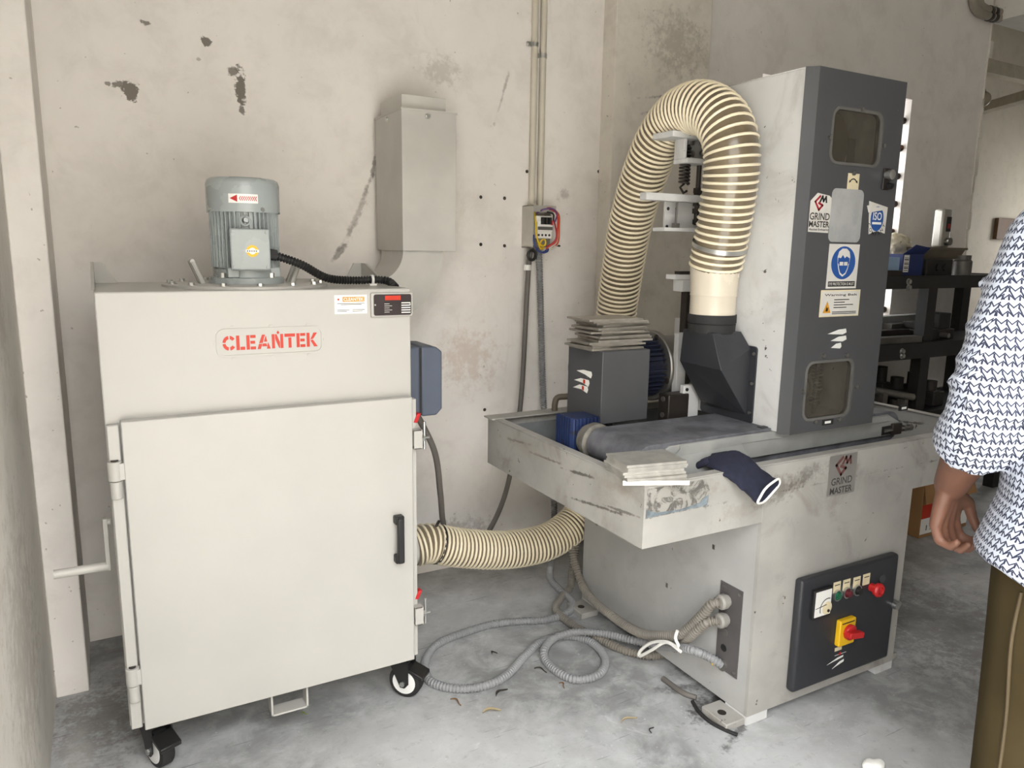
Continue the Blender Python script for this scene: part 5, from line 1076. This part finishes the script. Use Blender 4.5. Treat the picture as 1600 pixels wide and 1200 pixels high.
# lower shelf clutter
lows = [(1362, 1380, 600, 2.54, .05, 'low dark casting at the near end of the lower shelf'), (1382, 1402, 575, 2.70, .10, 'tall dark casting behind the pipe on the lower shelf'), (1406, 1428, 592, 2.64, .10, 'broad dark casting in the middle of the lower shelf'),
        (1436, 1458, 585, 2.62, .12, 'squat dark gear housing on the lower shelf'), (1462, 1482, 598, 2.56, .12, 'dark iron block at the far end of the lower shelf'), (1395, 1420, 628, 2.50, .06, 'flat dark plate casting at the lower shelf edge')]
for px0, px1, py, Y, dep, lab_ in lows:
    a = on(px0, py, Y=Y); b = on(px1, py, Y=Y); b.x -= .22*(b.x-a.x); top = max(a.z, T3+.03); r_ = root('iron_casting', ((a.x+b.x)/2, Y, T3), lab_, 'iron casting', 'castings on the lower shelf')
    part('casting_body', MB().box(a.x, b.x, Y, Y+dep, T3, T3+(top-T3)*.6), M_DARKW, r_, .006)
    part('casting_boss', MB().cyl(((a.x+b.x)/2, Y+dep/2, T3+(top-T3)*.58), ((a.x+b.x)/2, Y+dep/2, top), min((b.x-a.x), dep)*.36, n=14), M_OLDI, r_)
a = on(1385, 602, Y=2.53); b = on(1424, 611, Y=2.52); zc_ = T3+.03
thing('steel_pipe', MB().cyl((a.x, 2.60, zc_+.1), (b.x, 2.505, zc_+.06), .02, n=14).box(a.x+.02, a.x+.06, 2.555, 2.62, T3, zc_+.085).box(b.x-.08, b.x-.05, 2.50, 2.545, T3, zc_+.05), M_GREY, 'grey pipe offcut on two dark blocks on the lower shelf', 'pipe')
# ------------------------------------------------------------------ cardboard boxes on the floor beyond the grinder
M_CARD = simple('brown cardboard', (156, 116, 76), .85, var=.06); M_CARD2 = simple('darker cardboard', (128, 94, 62), .85, var=.08)
c0 = on(1435, 842, Z=0); bxx, byy = c0.x, c0.y
cbx = root('cardboard_box', (bxx, byy, 0), 'brown cardboard box with orange and white printed label standing on the floor', 'cardboard box')
part('box_body', MB().box(bxx, bxx+.42, byy, byy+.3, 0, .30), M_CARD, cbx, .003)
part('box_flap', MB().hull8([(bxx-.02, byy-.035, .20), (bxx+.42, byy-.035, .20), (bxx+.42, byy-.03, .20), (bxx-.02, byy-.03, .20)], [(bxx, byy-.002, .30), (bxx+.42, byy-.002, .30), (bxx+.42, byy+.003, .303), (bxx, byy+.003, .303)]), M_CARD, cbx)
CF_ = fr((bxx, byy, 0), FRONT)
lbx = part('white_label', MB().poly(CF_, bx_(.004, .02, .416, .105), 0, .001), M_WHITE, cbx)
part('orange_band', MB().poly(CF_, bx_(.004, .105, .416, .18), 0, .001), M_ORANGE, cbx)
part('tan_band', MB().poly(CF_, [(.19, .02), (.26, .02), (.3, .105), (.21, .105)], .001, .0014), simple('ochre band', (196, 140, 60), .7), lbx)
lettering('label_lettering', 'Ne', CF_, .19, .088, .055, .024, M_BLKP, lbx, .0018, .02)
lettering('label_lettering', '1 x 10', CF_, .115, .052, .13, .03, M_BLKP, lbx, .0018, .02)
lettering('label_lettering', 'Kgs', CF_, .32, .052, .075, .034, M_BLKP, lbx, .0018, .02)
c2 = (bxx+.02, byy+.34); thing('cardboard_box', MB().box(c2[0], c2[0]+.42, c2[1], c2[1]+.2, 0, .42), M_CARD2, 'darker taller cardboard box behind the printed one', 'cardboard box', bevel=.003)
# ------------------------------------------------------------------ pipes high on the wall end, lamp and frame in the far bay
for k_ in range(2):
    off = .05*k_
    p = [tuple(on(1521+9*k_, -40, Y=2.93)), tuple(on(1521+9*k_, 2, Y=2.93)), tuple(on(1529+8*k_, 19-6*k_, Y=2.93)), tuple(on(1545+5*k_, 25-8*k_, Y=2.93)), tuple(on(1562, 29-9*k_, Y=2.93))]
    pr_ = root('ceiling_pipe', p[-1], ('grey bent pipe at the wall end, outer bend of the pair', 'grey bent pipe at the wall end, inner bend of the pair')[k_], 'pipe', 'bent pipes at the wall end')
    part('pipe', MB().tube(spline(p, .02), .026, 12), simple('painted pipe grey', (150, 142, 128), .5), pr_)
    for px, py in ((1546, 25), (1553, 27)):
        q = Vector(on(px, py-8*k_, Y=2.93)); part('pipe_clip', MB().cyl((q.x-.012, 2.93, q.z), (q.x+.012, 2.93, q.z), .031, n=14), M_DKST, pr_)
q = on(1541, 150, Y=2.98); bl = root('lamp', (q.x, 2.98, q.z), 'bare bulb in a small socket at the broken wall end', 'lamp')
part('bulb', MB().ell((q.x+.03, 3.02, q.z-.01), .05, .05, .05), simple('frosted bulb', (150, 140, 120), .2), bl); part('socket', MB().cyl((q.x-.02, 3.02, q.z+.06), (q.x+.01, 3.02, q.z+.02), .03, n=14).cyl((5.03, 3.02, q.z+.07), (q.x, 3.02, q.z+.05), .012, n=8), M_DKST, bl)
a = on(1553, 362, Y=4.69); b = on(1600, 343, Y=4.69)
thing('wooden_board', MB().box(a.x, b.x-.12, 4.655, 4.695, a.z-.08, b.z), simple('brown wood', (112, 82, 54), .6), 'brown wooden board hung on the far wall', 'board', bevel=.003)
# ------------------------------------------------------------------ person seen from behind
PC = Vector((1.625, .595, 0)); PA = math.radians(-48)   # faces (sin50, cos50)
pe = root('person', PC, 'person in patterned white and navy shirt and olive brown trousers seen from behind', 'person', rz=PA); ORG[pe] = Vector((0, 0, 0)); pe.scale = (1.05, 1.05, 1.05)
M_SKIN = simple('brown skin', (104, 70, 54), .55, var=.06, scale=14, bump=.1)
M_TROU = simple('olive brown twill', (58, 49, 31), .9, var=.07, scale=8, bump=.25, **{'Specular IOR Level': .08})
t = NT('navy lattice print'); tcn = t.n('ShaderNodeTexCoord'); s1 = t.n('ShaderNodeSeparateXYZ'); t.l(tcn.outputs['Object'], s1.inputs[0]); s2 = t.n('ShaderNodeSeparateXYZ'); t.l(tcn.outputs['Normal'], s2.inputs[0])
side_ = t.math('GREATER_THAN', t.math('ABSOLUTE', s2.outputs[0]), t.math('ABSOLUTE', s2.outputs[1]))
U = t.math('ADD', t.math('MULTIPLY', s1.outputs[1], side_), t.math('MULTIPLY', s1.outputs[0], t.math('SUBTRACT', 1., side_)))
CELL = .0138
u_ = t.math('DIVIDE', U, CELL); v_ = t.math('DIVIDE', s1.outputs[2], CELL)
tri = t.math('ABSOLUTE', t.math('SUBTRACT', t.math('FRACT', u_), .5))
zig = t.math('ABSOLUTE', t.math('SUBTRACT', t.math('FRACT', t.math('ADD', v_, t.math('MULTIPLY', tri, 1.1))), .5))
l1 = t.math('LESS_THAN', zig, .105)
dg_ = t.math('ABSOLUTE', t.math('SUBTRACT', t.math('FRACT', t.math('ADD', t.math('MULTIPLY', v_, .5), u_)), .5)); l2 = t.math('LESS_THAN', dg_, .095)
half = t.math('GREATER_THAN', t.math('FRACT', t.math('MULTIPLY', v_, .5)), .42)
stem = t.math('MULTIPLY', t.math('LESS_THAN', tri, .095), t.math('LESS_THAN', t.math('FRACT', t.math('ADD', v_, .2)), .55))
msk = t.math('MAXIMUM', t.math('MAXIMUM', l1, t.math('MULTIPLY', l2, half)), stem)
M_SHIRT = t.set(t.mix(msk, rgb(180, 184, 194), rgb(30, 34, 56)), .8, 0.); t.bump(t.noise(9, 4, .6), .5, .02)
def loft(mb, rings, n=28):
    vs_ = []
    for z, cx, cy, rx, ry in rings:
        for j in range(n):
            a = 2*math.pi*j/n; e = .85
            ca, sa = math.cos(a), math.sin(a); vs_.append((cx+rx*math.copysign(abs(ca)**e, ca), cy+ry*math.copysign(abs(sa)**e, sa), z))
    K = len(rings); fs = [(i*n+j, i*n+(j+1) % n, (i+1)*n+(j+1) % n, (i+1)*n+j) for i in range(K-1) for j in range(n)]+[tuple(range(n-1, -1, -1)), tuple((K-1)*n+j for j in range(n))]
    return mb.add(vs_, fs)
# skeleton (local: x right, y forward)
SH = {-1: Vector((-.185, -.01, 1.405)), 1: Vector((.185, -.01, 1.405))}
EL = {-1: Vector((-.245, -.02, 1.085)), 1: Vector((.255, .0, 1.105))}
WR = {-1: Vector((-.25, .12, .93)), 1: Vector((.225, .14, .95))}
bm_ = MB()
loft(bm_, [(.84, 0, 0, .16, .10), (.95, 0, 0, .165, .105), (1.1, 0, 0, .14, .095), (1.25, 0, .0, .155, .105), (1.36, 0, -.005, .16, .095), (1.43, 0, -.01, .09, .06)])
bm_.cap((0, -.01, 1.42), (0, .015, 1.53), .058, .056)
bm_.ell((0, .03, 1.615), .074, .095, .112, 20, 14); bm_.ell((0, .055, 1.57), .055, .06, .06)
bm_.cap((0, .125, 1.625), (0, .135, 1.595), .010, .016)
for s in (-1, 1):
    bm_.ell((s*.078, .025, 1.615), .012, .02, .032)
    bm_.cap(SH[s], EL[s], .055, .048); bm_.cap(EL[s], WR[s], .050, .032)
    bm_.cap((s*.09, 0, .88), (s*.10, .01, .5), .085, .056); bm_.cap((s*.10, .01, .5), (s*.105, -.01, .09), .054, .036); bm_.cap((s*.105, -.01, .07), (s*.115, .13, .04), .034, .03)
    # hand: palm, four fingers curled, thumb along the side
    w_ = WR[s]; d = Vector((0, .25, -1)).normalized(); d = Vector((0, .2, -1)).normalized(); ra = math.radians(40); fwd = Vector((-s*math.sin(ra), math.cos(ra), .15)).normalized(); lat = Vector((s*math.cos(ra), math.sin(ra), 0))
    K0 = w_+d*.095
    for k_ in range(4):
        off = fwd*(.034-.0225*k_); a0 = w_+d*.02+off*.6; a1 = w_+d*(.092-.004*abs(k_-1))+off
        bm_.cap(a0, a1, .017, .0125, 10)
        ln = (.039, .043, .041, .033)[k_]; inw = -lat
        b1 = a1+(d*.85+inw*.35).normalized()*ln; b2 = b1+(d*.15+inw*1.).normalized()*ln*.72; b3 = b2+(d*-.75+inw*.55).normalized()*ln*.55
        bm_.cap(a1, b1, .0108, .0098, 10); bm_.cap(b1, b2, .0098, .009, 10); bm_.cap(b2, b3, .009, .008, 10)
    t0 = w_+d*.03+fwd*.026; t1 = t0+(d*.7+fwd*.75-lat*.3).normalized()*.042; t2 = t1+(d*1.+fwd*.1-lat*.35).normalized()*.034; t3 = t2+(d*.9-lat*.55).normalized()*.026
    bm_.cap(t0, t1, .016, .0125, 10); bm_.cap(t1, t2, .0118, .0105, 10); bm_.cap(t2, t3, .0105, .0088, 10)
bmesh_ = remesh('body', bm_, .0045, Vector((0, 0, 0)), 3); bo = finish('body', bmesh_, M_SKIN, pe)
for s in (-1, 1):
    part('eye', MB().ell((s*.03, .112, 1.63), .012, .008, .008), M_WHITE, pe); part('pupil', MB().ell((s*.03, .1185, 1.63), .0045, .003, .0045), M_BLKP, pe)
part('mouth', MB().ell((0, .117, 1.568), .024, .006, .005), simple('lip', (120, 66, 58), .5), pe)
hb_ = MB(); hb_.ell((0, .012, 1.645), .086, .100, .098, 20, 14); hb_.ell((0, -.035, 1.60), .070, .055, .07)
part('hair', hb_, simple('black hair', (26, 22, 20), .6, var=.3, scale=60, bump=.6), pe)
sm = MB()
loft(sm, [(.835, .0, -.005, .222, .158), (.845, .0, -.005, .228, .163), (.95, 0, -.005, .196, .152), (1.06, 0, -.005, .198, .142), (1.2, 0, -.005, .198, .14), (1.3, 0, -.008, .2, .135), (1.37, 0, -.01, .188, .118), (1.425, 0, -.012, .135, .085), (1.465, 0, -.012, .075, .066), (1.49, 0, -.008, .066, .064)])
for s in (-1, 1):
    sm.cap(SH[s]+Vector((-s*.02, 0, .0)), SH[s].lerp(EL[s], .5), .080, .070); sm.cap(SH[s].lerp(EL[s], .5), EL[s], .070, .064)
    sm.cap((s*.05, -.012, 1.44), SH[s]+Vector((-s*.02, 0, .01)), .062, .074)
    cu_ = EL[s].lerp(WR[s], .30); sm.cyl(EL[s], cu_, .062, .063, 20)
    dcf = (WR[s]-EL[s]).normalized(); sm.cyl(cu_-dcf*.05, cu_+dcf*.008, .066, .068, 20)
# folds
for s in (-1, 1):
    for i in range(5):
        c = SH[s].lerp(EL[s], .25+.17*i); sm.tube([c+Vector((math.cos(a)*.072, math.sin(a)*.072, .02*math.sin(a*1+i))) for a in [x*.35+i for x in range(9)]], .008, 6)
for i in range(7):
    zz = .93+.06*i; sm.tube([(.19*math.cos(a), -.14*math.sin(a), zz+.03*math.sin(a*2+i)) for a in [x*.18+.3+.25*(i % 3) for x in range(7)]], .007, 6)
for v in sm.v:
    if v.z < .95 and abs(v.x) < .235: v.z -= .05*(1-min(1, (v.x/.2)**2))*min(1, (.95-v.z)/.1)
shm = remesh('shirt', sm, .0075, Vector((0, 0, 0)), 5); finish('shirt', shm, M_SHIRT, pe)
hem_ = [(.213*math.cos(a), -.005+.156*math.sin(a), .838+.018*math.cos(2*a)) for a in [2*math.pi*i/40 for i in range(41)]]
tm = MB(); loft(tm, [(.78, 0, 0, .175, .125), (.86, 0, 0, .18, .13), (.97, 0, 0, .17, .12), (1.02, 0, 0, .165, .115)])
for s in (-1, 1):
    tm.cap((s*.09, 0, .84), (s*.10, .01, .5), .105, .082); tm.cyl((s*.10, .01, .52), (s*.105, -.005, .05), .082, .072, 20)
trm = remesh('trousers', tm, .009, Vector((0, 0, 0)), 6); tr_ = finish('trousers', trm, M_TROU, pe)
part('side_seam', MB().tube(spline([(-.165, -.075, .80), (-.168, -.072, .7), (-.155, -.058, .55), (-.152, -.054, .4), (-.152, -.056, .2)], .02), .003, 6), simple('seam thread', (78, 66, 44), .9), tr_)
part('back_pocket', MB().tube(spline([(-.145, -.085, .80), (-.135, -.098, .68), (-.09, -.118, .655), (-.045, -.115, .68), (-.035, -.122, .80)], .01), .003, 6), M_TROU, tr_)
for s in (-1, 1):
    shoe = MB(); shoe.cap((s*.105, -.035, .05), (s*.115, .17, .035), .046, .038); so = finish('shoe', remesh('shoe', shoe, .008, Vector((0, 0, 0)), 4), M_DARKW, pe)
    part('sole', MB().box(s*.11-.045, s*.11+.045, -.085, .205, 0, .022), M_RUB, so, .012)
